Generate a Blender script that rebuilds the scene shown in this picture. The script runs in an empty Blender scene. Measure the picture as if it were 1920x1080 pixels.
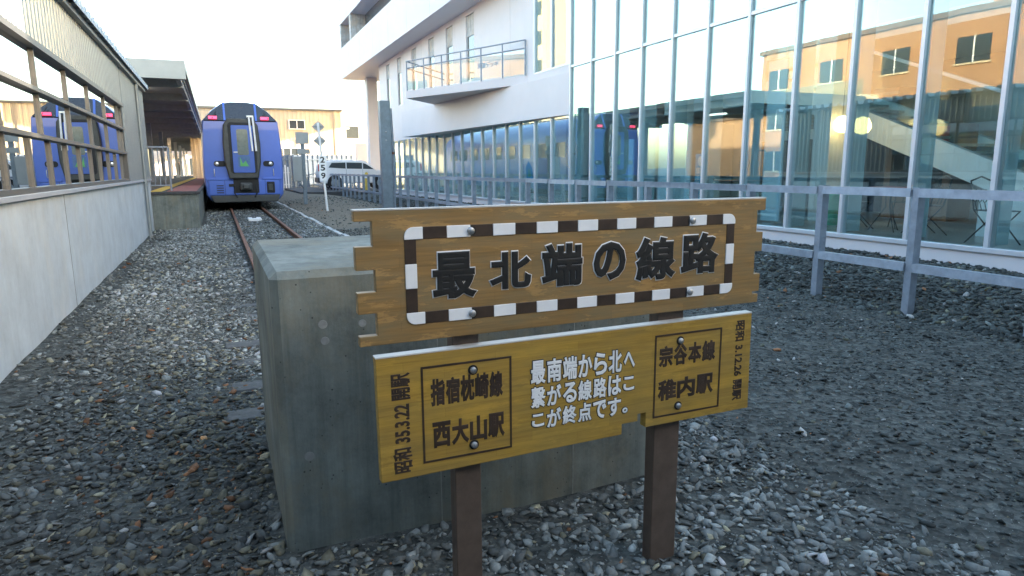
import bpy, bmesh, math, random
import numpy as np
from mathutils import Vector, Matrix
R = math.radians
random.seed(7); rng = np.random.default_rng(11)
S = bpy.context.scene
COL = S.collection

# ------------------------------------------------------------------ camera
YAW, PITCH, ROLL = R(23.6), R(-10.15), R(-0.4)
fw = Vector((math.sin(YAW)*math.cos(PITCH), math.cos(YAW)*math.cos(PITCH), math.sin(PITCH)))
rt = Vector((math.cos(YAW), -math.sin(YAW), 0)); up = rt.cross(fw)
r2 = rt*math.cos(ROLL)+up*math.sin(ROLL); u2 = -rt*math.sin(ROLL)+up*math.cos(ROLL)
cam = bpy.data.objects.new('camera', bpy.data.cameras.new('camera')); COL.objects.link(cam)
m3 = Matrix((r2, u2, -fw)).transposed()
cam.matrix_world = Matrix.Translation((0, 0, 1.5)) @ m3.to_4x4()
cam.data.sensor_width = 36; cam.data.lens = 36*1250/1920
cam.data.clip_start = 0.05; cam.data.clip_end = 3000
S.camera = cam

# ------------------------------------------------------------------ light
SUN_AZ, SUN_EL = R(132), R(10)
W = bpy.data.worlds.new('World'); S.world = W; W.use_nodes = True
wn = W.node_tree
sky = wn.nodes.new('ShaderNodeTexSky'); sky.sky_type = 'NISHITA'; sky.sun_disc = False
sky.sun_elevation = SUN_EL; sky.sun_rotation = SUN_AZ
sky.air_density = 1.0; sky.dust_density = 2.5; sky.ozone_density = 1.0
wn.links.new(sky.outputs[0], wn.nodes['Background'].inputs[0])
wn.nodes['Background'].inputs[1].default_value = 0.15
sun = bpy.data.objects.new('sun', bpy.data.lights.new('sun', 'SUN')); COL.objects.link(sun)
sun.data.energy = 2.0; sun.data.angle = R(0.5); sun.data.color = (1, .86, .68)
sd = Vector((math.sin(SUN_AZ)*math.cos(SUN_EL), math.cos(SUN_AZ)*math.cos(SUN_EL), math.sin(SUN_EL)))
sun.rotation_euler = sd.to_track_quat('Z', 'Y').to_euler()
S.view_settings.view_transform = 'Standard'; S.view_settings.look = 'None'
S.view_settings.exposure = 3.2; S.view_settings.gamma = 1
S.cycles.max_bounces = 10; S.cycles.transparent_max_bounces = 24; S.cycles.transmission_bounces = 8

# ------------------------------------------------------------------ materials
MATS = {}
def nodes(name):
    m = bpy.data.materials.new(name); m.use_nodes = True
    return m, m.node_tree, m.node_tree.nodes['Principled BSDF']
def N(nt, t, **kw):
    n = nt.nodes.new(t)
    for k, v in kw.items():
        if k in n.inputs: n.inputs[k].default_value = v
        else: setattr(n, k, v)
    return n
def ramp(nt, fac, stops):
    r = nt.nodes.new('ShaderNodeValToRGB'); e = r.color_ramp.elements
    while len(e) < len(stops): e.new(0.5)
    for i, (p, c) in enumerate(stops):
        e[i].position = p; e[i].color = (*c, 1)
    nt.links.new(fac, r.inputs[0]); return r.outputs[0]
def mixc(nt, fac, a, b, mode='MIX'):
    n = nt.nodes.new('ShaderNodeMix'); n.data_type = 'RGBA'; n.blend_type = mode
    for i, v in ((0, fac), (6, a), (7, b)):
        if hasattr(v, 'links'): nt.links.new(v, n.inputs[i])
        elif i == 0: n.inputs[i].default_value = v
        else: n.inputs[i].default_value = (*v, 1)
    return n.outputs[2]
def coord(nt, scale=(1, 1, 1)):
    t = nt.nodes.new('ShaderNodeTexCoord'); m = nt.nodes.new('ShaderNodeMapping')
    m.inputs['Scale'].default_value = scale
    nt.links.new(t.outputs['Object'], m.inputs[0]); return m.outputs[0]
def noise(nt, vec, scale, detail=6, rough=.6):
    n = N(nt, 'ShaderNodeTexNoise', Scale=scale, Detail=detail, Roughness=rough)
    nt.links.new(vec, n.inputs['Vector']); return n.outputs['Fac']
def bump(nt, b, h, strength=.3, dist=.01):
    n = N(nt, 'ShaderNodeBump', Strength=strength, Distance=dist)
    nt.links.new(h, n.inputs['Height']); nt.links.new(n.outputs[0], b.inputs['Normal'])
def plain(name, c, rough=.6, metal=0, var=.18, scale=6, bmp=0, spec=.5, coat=0):
    """paint / metal / plaster with mottled colour and worn gloss"""
    if name in MATS: return MATS[name]
    m, nt, b = nodes(name)
    v = coord(nt); n1 = noise(nt, v, scale, 8, .65)
    lo = tuple(x*(1-var) for x in c); hi = tuple(min(1, x*(1+var)) for x in c)
    nt.links.new(ramp(nt, n1, [(.3, lo), (.7, hi)]), b.inputs['Base Color'])
    b.inputs['Roughness'].default_value = rough; b.inputs['Metallic'].default_value = metal
    b.inputs['Specular IOR Level'].default_value = spec; b.inputs['Coat Weight'].default_value = coat
    if bmp: bump(nt, b, noise(nt, v, scale*8, 4), bmp, .005)
    MATS[name] = m; return m
def glow(name, c, s):
    m, nt, b = nodes(name)
    b.inputs['Base Color'].default_value = (*c, 1); b.inputs['Emission Color'].default_value = (*c, 1)
    b.inputs['Emission Strength'].default_value = s; MATS[name] = m; return m
def glass(name, tint, base=.1, refl=(1, 1, 1), wav=0.0, rough=0.0, top=.95):
    """architectural pane: tinted see-through sheet with Fresnel mirror"""
    m, nt, b = nodes(name); nt.nodes.remove(b)
    out = nt.nodes['Material Output']
    tr = nt.nodes.new('ShaderNodeBsdfTransparent'); tr.inputs[0].default_value = (*tint, 1)
    gl = nt.nodes.new('ShaderNodeBsdfAnisotropic'); gl.inputs['Color'].default_value = (*refl, 1); gl.inputs['Roughness'].default_value = rough
    fr = N(nt, 'ShaderNodeFresnel', IOR=1.5)
    mp = nt.nodes.new('ShaderNodeMapRange'); mp.inputs[1].default_value = .03; mp.inputs[2].default_value = .6
    mp.inputs[3].default_value = base; mp.inputs[4].default_value = top
    nt.links.new(fr.outputs[0], mp.inputs[0])
    mx = nt.nodes.new('ShaderNodeMixShader')
    nt.links.new(mp.outputs[0], mx.inputs[0]); nt.links.new(tr.outputs[0], mx.inputs[1]); nt.links.new(gl.outputs[0], mx.inputs[2])
    nt.links.new(mx.outputs[0], out.inputs[0])
    if wav:
        n = noise(nt, coord(nt), .9, 2); bp = N(nt, 'ShaderNodeBump', Strength=wav, Distance=.02)
        nt.links.new(n, bp.inputs['Height']); nt.links.new(bp.outputs[0], gl.inputs['Normal'])
    MATS[name] = m; return m

def mk_wood(name, cols, plank=(.30, .032), dirt=(.14, .12, .07), dirtamt=.5, rough=.5, flake=.5):
    """finger-jointed laminated timber board: narrow staves, grain, worn varnish"""
    m, nt, b = nodes(name)
    t = nt.nodes.new('ShaderNodeTexCoord')
    sw = nt.nodes.new('ShaderNodeSeparateXYZ'); nt.links.new(t.outputs['Object'], sw.inputs[0])
    cb = nt.nodes.new('ShaderNodeCombineXYZ'); nt.links.new(sw.outputs[0], cb.inputs[0]); nt.links.new(sw.outputs[2], cb.inputs[1])
    br = nt.nodes.new('ShaderNodeTexBrick'); br.offset = .43; br.squash = 1
    nt.links.new(cb.outputs[0], br.inputs['Vector'])
    br.inputs['Scale'].default_value = 1; br.inputs['Mortar Size'].default_value = .0009; br.inputs['Mortar Smooth'].default_value = .6
    br.inputs['Brick Width'].default_value = plank[0]; br.inputs['Row Height'].default_value = plank[1]; br.inputs['Bias'].default_value = 0
    br.inputs['Color1'].default_value = (*cols[0], 1); br.inputs['Color2'].default_value = (*cols[1], 1)
    br.inputs['Mortar'].default_value = (*(x*.72 for x in cols[0]), 1)
    mp = nt.nodes.new('ShaderNodeMapping'); mp.inputs['Scale'].default_value = (3.2, 40, 60); nt.links.new(t.outputs['Object'], mp.inputs[0])
    g = noise(nt, mp.outputs[0], 1.6, 9, .62)
    c = mixc(nt, .55, br.outputs[0], ramp(nt, g, [(.3, (.38, .38, .38)), (.62, (1, 1, 1))]), 'MULTIPLY')
    mp2 = nt.nodes.new('ShaderNodeMapping'); mp2.inputs['Scale'].default_value = (2.2, 6, 9); nt.links.new(t.outputs['Object'], mp2.inputs[0])
    d = noise(nt, mp2.outputs[0], 1.5, 10, .72)
    dm = nt.nodes.new('ShaderNodeMath'); dm.operation = 'MULTIPLY'; dm.inputs[1].default_value = dirtamt
    dr = ramp(nt, d, [(.42, (0, 0, 0)), (.62, (1, 1, 1))]); nt.links.new(dr, dm.inputs[0])
    c2 = mixc(nt, dm.outputs[0], c, dirt)
    mp3 = nt.nodes.new('ShaderNodeMapping'); mp3.inputs['Scale'].default_value = (3, 8, 12); mp3.inputs['Location'].default_value = (4, 2, 7); nt.links.new(t.outputs['Object'], mp3.inputs[0])
    fl = ramp(nt, noise(nt, mp3.outputs[0], 1.7, 10, .7), [(.56, (0, 0, 0)), (.60, (flake,)*3)])
    c2 = mixc(nt, fl, c2, tuple(x*1.5 for x in cols[0]))
    nt.links.new(c2, b.inputs['Base Color'])
    nt.links.new(ramp(nt, d, [(.35, (rough-.15,)*3), (.65, (rough+.2,)*3)]), b.inputs['Roughness'])
    bump(nt, b, g, .25, .002)
    MATS[name] = m; return m
M_WOOD = mk_wood('board_wood', ((.34, .195, .062), (.28, .165, .056)), dirt=(.20, .155, .075), dirtamt=.75)
M_WOOD2 = mk_wood('yellow_wood', ((.47, .285, .045), (.40, .235, .040)), dirt=(.24, .175, .05), dirtamt=.45, flake=.22)

def mk_concrete(name, c=(.30, .32, .31), streak=True, amt=1.0):
    """cast concrete: cloudy tone, rain streaks, brown stains, pock holes, hairline joints"""
    m, nt, b = nodes(name); v = coord(nt)
    n1 = noise(nt, v, 2.0, 10, .75); k = .55*amt
    base = ramp(nt, n1, [(.3, tuple(x*(1-k) for x in c)), (.48, c), (.7, tuple(x*(1+k) for x in c))])
    vs = coord(nt, (11, 11, .55)); n2 = noise(nt, vs, 1.2, 9, .72)
    st = ramp(nt, n2, [(.36, (.42, .46, .45)), (.5, (.85, .87, .86)), (.62, (1.15, 1.15, 1.12))])
    col = mixc(nt, (.5 if streak else .10), base, st, 'MULTIPLY')
    n3 = noise(nt, coord(nt, (2.2, 2.2, 1.3)), 1.1, 8, .75)
    bm_ = ramp(nt, n3, [(.48, (0, 0, 0)), (.66, (.75*amt,)*3)])
    col = mixc(nt, bm_, col, (c[0]*1.25, c[1]*1.02, c[2]*.78))
    vo = N(nt, 'ShaderNodeTexVoronoi', Scale=30); nt.links.new(v, vo.inputs['Vector'])
    po = ramp(nt, vo.outputs['Distance'], [(.07, (.25, .25, .25)), (.13, (1, 1, 1))])
    pm = ramp(nt, noise(nt, v, 6, 3), [(.50, (0, 0, 0)), (.56, (1, 1, 1))])
    if streak: col = mixc(nt, pm, col, mixc(nt, 1.0, col, po, 'MULTIPLY'))
    nt.links.new(col, b.inputs['Base Color']); b.inputs['Roughness'].default_value = .85
    bump(nt, b, noise(nt, v, 55, 8, .75), .35, .006); MATS[name] = m; return m
M_CONC = mk_concrete('old_concrete', (.165, .185, .168))
M_CONC2 = mk_concrete('pale_concrete', (.46, .47, .46))
M_WALL = mk_concrete('painted_wall', (.50, .55, .58), False, .30)
M_PATCH = plain('mortar_patch', (.24, .25, .235), .9, var=.2, scale=40)
M_WHITE = plain('white_cladding', (.60, .575, .58), .55, var=.03, scale=1.2)
M_WPAINT = plain('white_paint', (.80, .80, .78), .5, var=.05, scale=20)
M_BLACK = plain('black_paint', (.018, .017, .015), .42, var=.3, scale=30)
M_BROWNBLK = plain('dark_stain', (.045, .028, .018), .45, var=.4, scale=12)
M_POST = plain('brown_post_paint', (.105, .075, .056), .5, var=.25, scale=14, bmp=.1)
M_BOLT = plain('zinc_bolt', (.42, .43, .43), .42, .8, var=.25, scale=60)
M_EDGE = plain('pale_edge_strip', (.62, .60, .55), .5, .2, var=.1)  # pale tone puts the sky-lit brightness of the board tops into colour
M_GALV = plain('galvanised_steel', (.25, .29, .34), .48, .35, var=.22, scale=9, bmp=.08)
M_MAST = plain('mast_steel', (.16, .20, .23), .5, .3, var=.2, scale=5)
M_ALU = plain('mullion_aluminium', (.55, .57, .60), .38, .35, var=.06, scale=3)
M_WINFR = plain('bronze_frame', (.16, .155, .145), .45, .4, var=.1, scale=5)
M_RUST = plain('rusty_rail', (.20, .085, .045), .75, .2, var=.35, scale=18, bmp=.3)
M_SLEEP = plain('sleeper_wood', (.10, .10, .095), .9, var=.4, scale=14, bmp=.4)
M_BLUE = plain('train_blue', (.065, .145, .52), .34, var=.06, scale=2, coat=.4)
M_BLUED = plain('train_door_blue', (.04, .11, .42), .35, var=.08, scale=2)
M_TGREY = plain('train_dark_grey', (.045, .05, .048), .5, var=.25, scale=6)
M_TSIL = plain('train_silver', (.55, .57, .56), .35, .5, var=.05)
M_DARK = plain('dark_recess', (.015, .016, .017), .7, var=.3)
M_TGLASS = plain('train_glass', (.02, .025, .03), .06, var=.1, spec=.8)
M_BEIGE = plain('beige_siding', (.52, .43, .31), .7, var=.05, scale=1)
M_STEELC = plain('corrugated_grey', (.26, .285, .29), .42, .35, var=.08, scale=2)
M_ROOFB = plain('roof_blue_grey', (.30, .36, .40), .45, .3, var=.1)
M_CANOPY = plain('canopy_soffit', (.36, .375, .37), .8, var=.15)
M_YEL = plain('tactile_yellow', (.62, .42, .07), .7, var=.15)
M_REDP = plain('platform_red', (.28, .10, .085), .8, var=.15)
M_ASPH = plain('asphalt', (.06, .06, .06), .9, var=.25, scale=14, bmp=.3)
M_CARW = plain('car_white', (.80, .80, .80), .22, var=.02, coat=.5)
M_TYRE = plain('tyre_rubber', (.02, .02, .02), .85, var=.2)
M_RED = plain('red_plastic', (.45, .03, .03), .3, var=.1)
M_GREEN = plain('green_plastic', (.08, .42, .24), .4, var=.1)
M_FLOOR = plain('hall_floor', (.34, .33, .31), .3, var=.15, scale=2)
M_INT = plain('hall_plaster', (.50, .47, .43), .7, var=.1, scale=1)
M_BROWN = plain('hall_brown', (.17, .105, .07), .6, var=.2, scale=2)
M_STAIR = plain('stair_white', (.74, .75, .74), .5, var=.04)
M_BLIND = plain('pale_blue_blind', (.62, .78, .86), .7, var=.05)
M_INFO = plain('info_cyan', (.02, .36, .58), .4, var=.05)
M_ORANGE = plain('orange_render', (.42, .23, .12), .8, var=.08, scale=.6)
M_CREAM = plain('cream_render', (.62, .50, .33), .8, var=.06, scale=.6)
M_BARK = plain('bark', (.11, .075, .05), .9, var=.3, scale=20)
M_SLATE = plain('blue_slat_fence', (.15, .19, .24), .5, .2, var=.15)
M_SKIN = plain('skin', (.45, .28, .2), .6); M_COAT = plain('dark_coat', (.025, .027, .035), .8)
M_GLASS = glass('curtain_glass', (.86, .96, .97), .10, (.92, 1, 1), .03, top=.52)
def frosted(name, c, op):
    m, nt, b = nodes(name); tr = nt.nodes.new('ShaderNodeBsdfTransparent'); tr.inputs[0].default_value = (*c, 1)
    b.inputs['Base Color'].default_value = (*c, 1); b.inputs['Roughness'].default_value = .2
    mx = nt.nodes.new('ShaderNodeMixShader'); mx.inputs[0].default_value = op
    nt.links.new(tr.outputs[0], mx.inputs[1]); nt.links.new(b.outputs[0], mx.inputs[2]); nt.links.new(mx.outputs[0], nt.nodes['Material Output'].inputs[0]); return m
M_FIN = frosted('glass_fin', (.74, .86, .88), .5)
M_BALG = glass('balustrade_glass', (.84, .93, .93), .04, top=.25)
M_WINGL = glass('station_window_glass', (.20, .22, .22), .62, (.95, .97, .97), .006)
M_WIN = plain('window_dark', (.05, .06, .065), .08, var=.1, spec=.7)
M_TAIL = glow('tail_lamp', (.8, .05, .12), .45)
M_LAMP = glow('pendant_glow', (1, .62, .22), 1.3)
M_TUBE = glow('tube_lamp', (1, .97, .9), .6)

def mk_stone():
    m, nt, b = nodes('ballast_stone')
    a = nt.nodes.new('ShaderNodeAttribute'); a.attribute_name = 'tint'
    v = coord(nt); n = noise(nt, v, 45, 5, .7)
    c = mixc(nt, .7, a.outputs['Color'], ramp(nt, n, [(.3, (.55, .55, .55)), (.7, (1.25, 1.25, 1.25))]), 'MULTIPLY')
    nt.links.new(c, b.inputs['Base Color']); b.inputs['Roughness'].default_value = .8
    b.inputs['Specular IOR Level'].default_value = .35
    bump(nt, b, n, .4, .006); return m
def mk_ground():
    m, nt, b = nodes('gravel_ground'); v = coord(nt)
    n = noise(nt, v, .5, 6); n2 = noise(nt, v, 30, 6, .75)
    vo = N(nt, 'ShaderNodeTexVoronoi', Scale=22); nt.links.new(v, vo.inputs['Vector'])
    c = ramp(nt, n2, [(.3, (.030, .034, .031)), (.5, (.066, .070, .063)), (.72, (.12, .12, .105))])
    bwn = nt.nodes.new('ShaderNodeRGBToBW'); nt.links.new(vo.outputs['Color'], bwn.inputs[0]); c = mixc(nt, .7, c, bwn.outputs[0], 'SOFT_LIGHT')
    sp = ramp(nt, noise(nt, v, 75, 2, .5), [(.68, (0, 0, 0)), (.73, (1, 1, 1))])
    c = mixc(nt, sp, c, (.27, .27, .25))
    # brown earth on the bank beside the line
    s = nt.nodes.new('ShaderNodeSeparateXYZ'); t = nt.nodes.new('ShaderNodeTexCoord'); nt.links.new(t.outputs['Object'], s.inputs[0])
    def mr(o, a, bb):
        q = nt.nodes.new('ShaderNodeMapRange'); q.inputs[1].default_value = a; q.inputs[2].default_value = bb; nt.links.new(o, q.inputs[0]); return q.outputs[0]
    def mul(a, bb):
        q = nt.nodes.new('ShaderNodeMath'); q.operation = 'MULTIPLY'; nt.links.new(a, q.inputs[0]); nt.links.new(bb, q.inputs[1]); return q.outputs[0]
    e = mul(mul(mr(s.outputs[0], 2.55, 2.75), mr(s.outputs[0], 6.4, 6.0)), mr(s.outputs[1], 14, 18))
    earth = ramp(nt, n2, [(.3, (.10, .085, .06)), (.7, (.26, .225, .17))])
    c = mixc(nt, e, c, earth)
    nt.links.new(c, b.inputs['Base Color']); b.inputs['Roughness'].default_value = .9
    b.inputs['Specular IOR Level'].default_value = .25
    bump(nt, b, vo.outputs['Distance'], .7, .03); return m
M_STONE = mk_stone(); M_GROUND = mk_ground()

# ------------------------------------------------------------------ mesh helpers
class MB:
    def __init__(s): s.v = []; s.f = []; s.sm = []
    def add(s, vs, fs, smooth=False):
        o = len(s.v); s.v += [tuple(p) for p in vs]; s.f += [tuple(i+o for i in f) for f in fs]; s.sm += [smooth]*len(fs)
    def box(s, x0, x1, y0, y1, z0, z1):
        if x0 > x1: x0, x1 = x1, x0
        if y0 > y1: y0, y1 = y1, y0
        if z0 > z1: z0, z1 = z1, z0
        s.add([(x0,y0,z0),(x1,y0,z0),(x1,y1,z0),(x0,y1,z0),(x0,y0,z1),(x1,y0,z1),(x1,y1,z1),(x0,y1,z1)],
              [(3,2,1,0),(4,5,6,7),(0,1,5,4),(1,2,6,5),(2,3,7,6),(3,0,4,7)]); return s
    def prism(s, pts, ax, a, b):
        """outline pts extruded along axis ax from a to b"""
        n = len(pts)
        def P(p, t):
            q = list(p); q.insert(ax, t); return tuple(q)
        s.add([P(p, a) for p in pts]+[P(p, b) for p in pts],
              [tuple(range(n))[::-1], tuple(range(n, 2*n))]+[(i, (i+1) % n, n+(i+1) % n, n+i) for i in range(n)]); return s
    def tube(s, pts, r, seg=10, r2=None):
        pts = [Vector(p) for p in pts]; n = len(pts); rings = []
        for i, p in enumerate(pts):
            d = (pts[min(i+1, n-1)]-pts[max(i-1, 0)]).normalized()
            a = d.orthogonal().normalized() if i == 0 else (a-d*a.dot(d)).normalized()
            b = d.cross(a); rr = r if r2 is None else r+(r2-r)*i/max(1, n-1)
            rings.append([p+(a*math.cos(2*math.pi*k/seg)+b*math.sin(2*math.pi*k/seg))*rr for k in range(seg)])
        vs = [q for g in rings for q in g]
        fs = [(i*seg+k, i*seg+(k+1) % seg, (i+1)*seg+(k+1) % seg, (i+1)*seg+k) for i in range(n-1) for k in range(seg)]
        s.add(vs, fs, True); s.add(rings[0], [tuple(range(seg))[::-1]]); s.add(rings[-1], [tuple(range(seg))]); return s
    def lathe(s, prof, c, seg=16, ax=2):
        vs = []
        for r, z in prof:
            for k in range(seg):
                t = 2*math.pi*k/seg; q = [r*math.cos(t), r*math.sin(t)]; q.insert(ax, z); vs.append((c[0]+q[0], c[1]+q[1], c[2]+q[2]))
        fs = [(i*seg+k, i*seg+(k+1) % seg, (i+1)*seg+(k+1) % seg, (i+1)*seg+k) for i in range(len(prof)-1) for k in range(seg)]
        s.add(vs, fs, True); n = len(prof)
        s.add(vs[:seg], [tuple(range(seg))[::-1]]); s.add(vs[(n-1)*seg:], [tuple(range(seg))]); return s
    def build(s, name, mat, parent=None, bevel=0, seg=2):
        me = bpy.data.meshes.new(name); me.from_pydata(s.v, [], s.f); me.materials.append(mat)
        me.polygons.foreach_set('use_smooth', s.sm)
        bm = bmesh.new(); bm.from_mesh(me); bmesh.ops.recalc_face_normals(bm, faces=bm.faces)
        if bevel:
            bm.to_mesh(me)
        bm.to_mesh(me); bm.free()
        o = bpy.data.objects.new(name, me); COL.objects.link(o)
        if bevel:
            md = o.modifiers.new('bevel', 'BEVEL'); md.width = bevel; md.segments = seg; md.limit_method = 'ANGLE'
        if parent: o.parent = parent
        return o
def box(name, mat, parent, *b, bevel=0): return MB().box(*b).build(name, mat, parent, bevel)
def tag(o, label=None, cat=None, group=None, kind=None):
    for k, v in (('label', label), ('category', cat), ('group', group), ('kind', kind)):
        if v: o[k] = v
    return o
def thing(name, label, cat, loc=(0, 0, 0), group=None):
    o = bpy.data.objects.new(name, None); COL.objects.link(o); o.empty_display_size = .2
    o.location = loc; return tag(o, label, cat, group)
def local(o):   # parts below are written in world coordinates: undo the root's offset
    for c in o.children: c.location = c.location-o.location
    return o
def copy_tree(o, parent=None):
    c = o.copy(); COL.objects.link(c)
    if parent: c.parent = parent
    for ch in o.children: copy_tree(ch, c)
    return c
def text_data(s, bevel=0.0, extrude=.02):
    c = bpy.data.curves.new('lettering', 'FONT'); c.body = s; c.extrude = extrude
    if bevel: c.bevel_depth = bevel; c.bevel_resolution = 1
    c.resolution_u = 3
    o = bpy.data.objects.new('lettering', c); COL.objects.link(o)
    bpy.context.view_layer.update()
    me = bpy.data.meshes.new_from_object(o.evaluated_get(bpy.context.evaluated_depsgraph_get()))
    bpy.data.objects.remove(o); bpy.data.curves.remove(c)
    n = len(me.vertices); co = np.empty(n*3, np.float32); me.vertices.foreach_get('co', co); co = co.reshape(n, 3).astype(float)
    fs = [tuple(p.vertices) for p in me.polygons]; bpy.data.meshes.remove(me)
    return co, fs
def letters(mb, s, x0, x1, z0, z1, y, depth=.002, bevel=.02, grow=0.0, rot=0):
    """write s on a board whose face is the plane Y=y seen from -Y, filling the box; rot 0 / 90 / -90 degrees; grow widens the strokes in metres"""
    co, fs = text_data(s, bevel)
    c0, c1 = co.min(0), co.max(0)
    u = (co[:, 0]-c0[0])/(c1[0]-c0[0]); w = (co[:, 1]-c0[1])/(c1[1]-c0[1]); d = (co[:, 2]-c0[2])/(c1[2]-c0[2])
    if rot == 90: u, w = 1-w, u
    if rot == -90: u, w = w, 1-u
    x0 -= grow; x1 += grow; z0 -= grow; z1 += grow
    vs = np.stack([x0+u*(x1-x0), y-d*depth, z0+w*(z1-z0)], 1)
    mb.add([tuple(p) for p in vs], fs)

# ------------------------------------------------------------------ ground
def h(x, y):
    x = np.asarray(x, float); y = np.asarray(y, float)
    b = .20*np.clip((x-6.35)/2.4, 0, 1)*(x < 40)
    md = .22*np.exp(-((x-4.6)/1.5)**2)*np.clip((y-14)/6, 0, 1)*np.clip((60-y)/15, 0, 1)
    far = -.02*np.clip((y-60)/30, 0, 1)
    return b*np.clip((45-y)/6, 0, 1)+md+far+.015*np.sin(x*3.1+y*1.7)*np.sin(y*2.3-x)
gx = np.concatenate([[-600, -200, -80, -40, -20, -10], np.arange(-6, 12.01, .3), [14, 20, 40, 80, 200, 600]])
gy = np.concatenate([[-600, -200, -80, -40, -20], np.arange(-10, 48, .4), np.arange(48, 80, 4), [100, 150, 300, 700, 1500]])
X, Y = np.meshgrid(gx, gy); Z = h(X, Y)
nx = len(gx)
MBg = MB(); MBg.add(np.stack([X.ravel(), Y.ravel(), Z.ravel()], 1), [(j*nx+i, j*nx+i+1, (j+1)*nx+i+1, (j+1)*nx+i) for j in range(len(gy)-1) for i in range(nx-1)], True)
tag(MBg.build('ground', M_GROUND), kind='structure')
tag(MB().box(4.2, 60, 38.5, 54, -.2, .30).build('car_park', M_ASPH), kind='structure')

# ------------------------------------------------------------------ signboard
SY = 1.9
sign = thing('wooden_signboard', 'two stepped wooden signboards with Japanese lettering on brown posts', 'signboard', (1.1, 1.95, 0))
for x0, x1 in ((.640, .730), (1.418, 1.532)):
    MB().box(x0, x1, SY+.036, SY+.092, -.3, 1.30).build('post', M_POST, sign, .004)
tb = [(.345, 1.385), (1.86, 1.385), (1.86, 1.342), (1.822, 1.342), (1.822, 1.262), (1.853, 1.262), (1.853, 1.19), (1.82, 1.19), (1.82, 1.105), (1.85, 1.105), (1.85, 1.038), (1.818, 1.038), (1.818, 1.028),
      (1.845, 1.028), (1.845, .996), (.347, .990), (.347, 1.020), (.40, 1.020), (.40, 1.087), (.346, 1.087), (.346, 1.150), (.400, 1.150), (.400, 1.215), (.345, 1.215), (.345, 1.283), (.396, 1.283), (.396, 1.355), (.345, 1.355)]
ub = MB().prism(tb, 1, SY, SY+.03).build('upper_board', M_WOOD, sign, .002)
box('top_edge_strip', M_EDGE, ub, .344, 1.861, SY-.001, SY+.031, 1.3853, 1.3895)  # pale strip paints in the sky-lit top edge of the board
# railway-style border of black and white dashes with rounded corners
def dash_ring(x0, x1, z0, z1, w, ntop, nside, c):
    wh, bk = MB(), MB(); r = w*.75
    def corner(cx, cz, sx, sz):
        pts = [(cx+sx*c, cz), (cx+sx*c, cz+sz*w), (cx, cz+sz*w)]
        arc = [(cx+sx*(r-r*math.sin(t)), cz+sz*(r-r*math.cos(t))) for t in np.linspace(math.pi/2, 0, 7)]
        return pts+arc
    for cx, cz, sx, sz in ((x0, z1, 1, -1), (x1, z1, -1, -1), (x0, z0, 1, 1), (x1, z0, -1, 1)):
        wh.prism(corner(cx, cz, sx, sz), 1, SY-.004, SY+.002)
    L = (x1-x0-2*c)/ntop
    for i in range(ntop):
        a = x0+c+i*L
        for zz in (z1-w, z0):
            if i % 2 == 0: bk.box(a, a+L, SY-.002, SY+.002, zz, zz+w)
            else: wh.box(a, a+L, SY-.004, SY+.002, zz, zz+w)
    H = (z1-z0-2*w)/nside
    for i in range(nside):
        a = z0+w+i*H
        for xx in (x0, x1-w):
            if i % 2 == 0: bk.box(xx, xx+w*.98, SY-.002, SY+.002, a, a+H)
            else: wh.box(xx, xx+w*.98, SY-.004, SY+.002, a, a+H)
    return wh, bk
wh, bk = dash_ring(.488, 1.716, 1.043, 1.334, .036, 15, 3, .056)
wh.build('white_dashes', M_WPAINT, ub, .0012); bk.build('black_dashes', M_BROWNBLK, ub, .001)
CH = [('最', .570, .712, 1.112, 1.255), ('北', .754, .896, 1.128, 1.245), ('端', .933, 1.083, 1.122, 1.262), ('の', 1.125, 1.250, 1.128, 1.258), ('線', 1.291, 1.458, 1.116, 1.266), ('路', 1.480, 1.646, 1.126, 1.272)]
lw, lb = MB(), MB()
for ch, a, b, c, d in CH:
    letters(lw, ch, a, b, c, d, SY+.0006, .0022, .050, grow=.0035)
    letters(lb, ch, a, b, c, d, SY-.0008, .0045, .040)
lw.build('lettering_outline', M_WPAINT, ub); lb.build('lettering', M_BLACK, ub)
def bolt(x, z, par, y=SY, r=.0115):
    o = MB().lathe([(r*1.55, .0), (r*1.55, -.0015)], (x, y, z), 20, 1).build('bolt_washer', M_BLACK, par)
    return MB().lathe([(r, -.0005), (r, -.006), (r*.7, -.0085), (0.0005, -.009)], (x, y-.0012, z), 18, 1).build('bolt', M_BOLT, par)
for x in (.693, 1.523):
    for z in (1.316, 1.061): bolt(x, z, ub, SY-.002)
lbp = [(.389, .949), (1.822, .955), (1.828, .578), (1.352, .576), (1.352, .632), (1.318, .632), (1.318, .605), (1.252, .605), (1.252, .566), (.392, .556)]
lo = MB().prism(lbp, 1, SY, SY+.034).build('lower_board', M_WOOD2, sign, .002)
MB().prism([(.3885, .9493), (.3885, .9535), (1.8225, .9595), (1.8225, .9553)], 1, SY-.001, SY+.035).build('top_edge_strip', M_EDGE, lo)  # same strip on the greyish lower edge, its sky brightness painted in
t2, t2o = MB(), MB()
for s, a, b, c, d in (('指宿枕崎線', .553, .797, .778, .865), ('西大山駅', .556, .802, .640, .725), ('宗谷本線', 1.400, 1.657, .793, .872), ('稚内駅', 1.400, 1.654, .666, .745)):
    n = len(s); wch = (b-a)/n; t1 = MB()
    for i, ch in enumerate(s):
        sl = .02*wch
        letters(t1, ch, a+i*wch+sl, a+(i+1)*wch-sl, c, d, SY+.0005, .002, .046)
    t1.build('black_lettering', M_BROWNBLK, lo)
for s, q, r_ in (('昭和 35.3.22 開駅', (.430, .492, .578, .898), 90), ('昭和 3.12.26 開駅', (1.746, 1.792, .618, .932), -90)):
    t1 = MB(); letters(t1, s, *q, SY+.0005, .002, .034, rot=r_); t1.build('black_lettering', M_BROWNBLK, lo)
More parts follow.
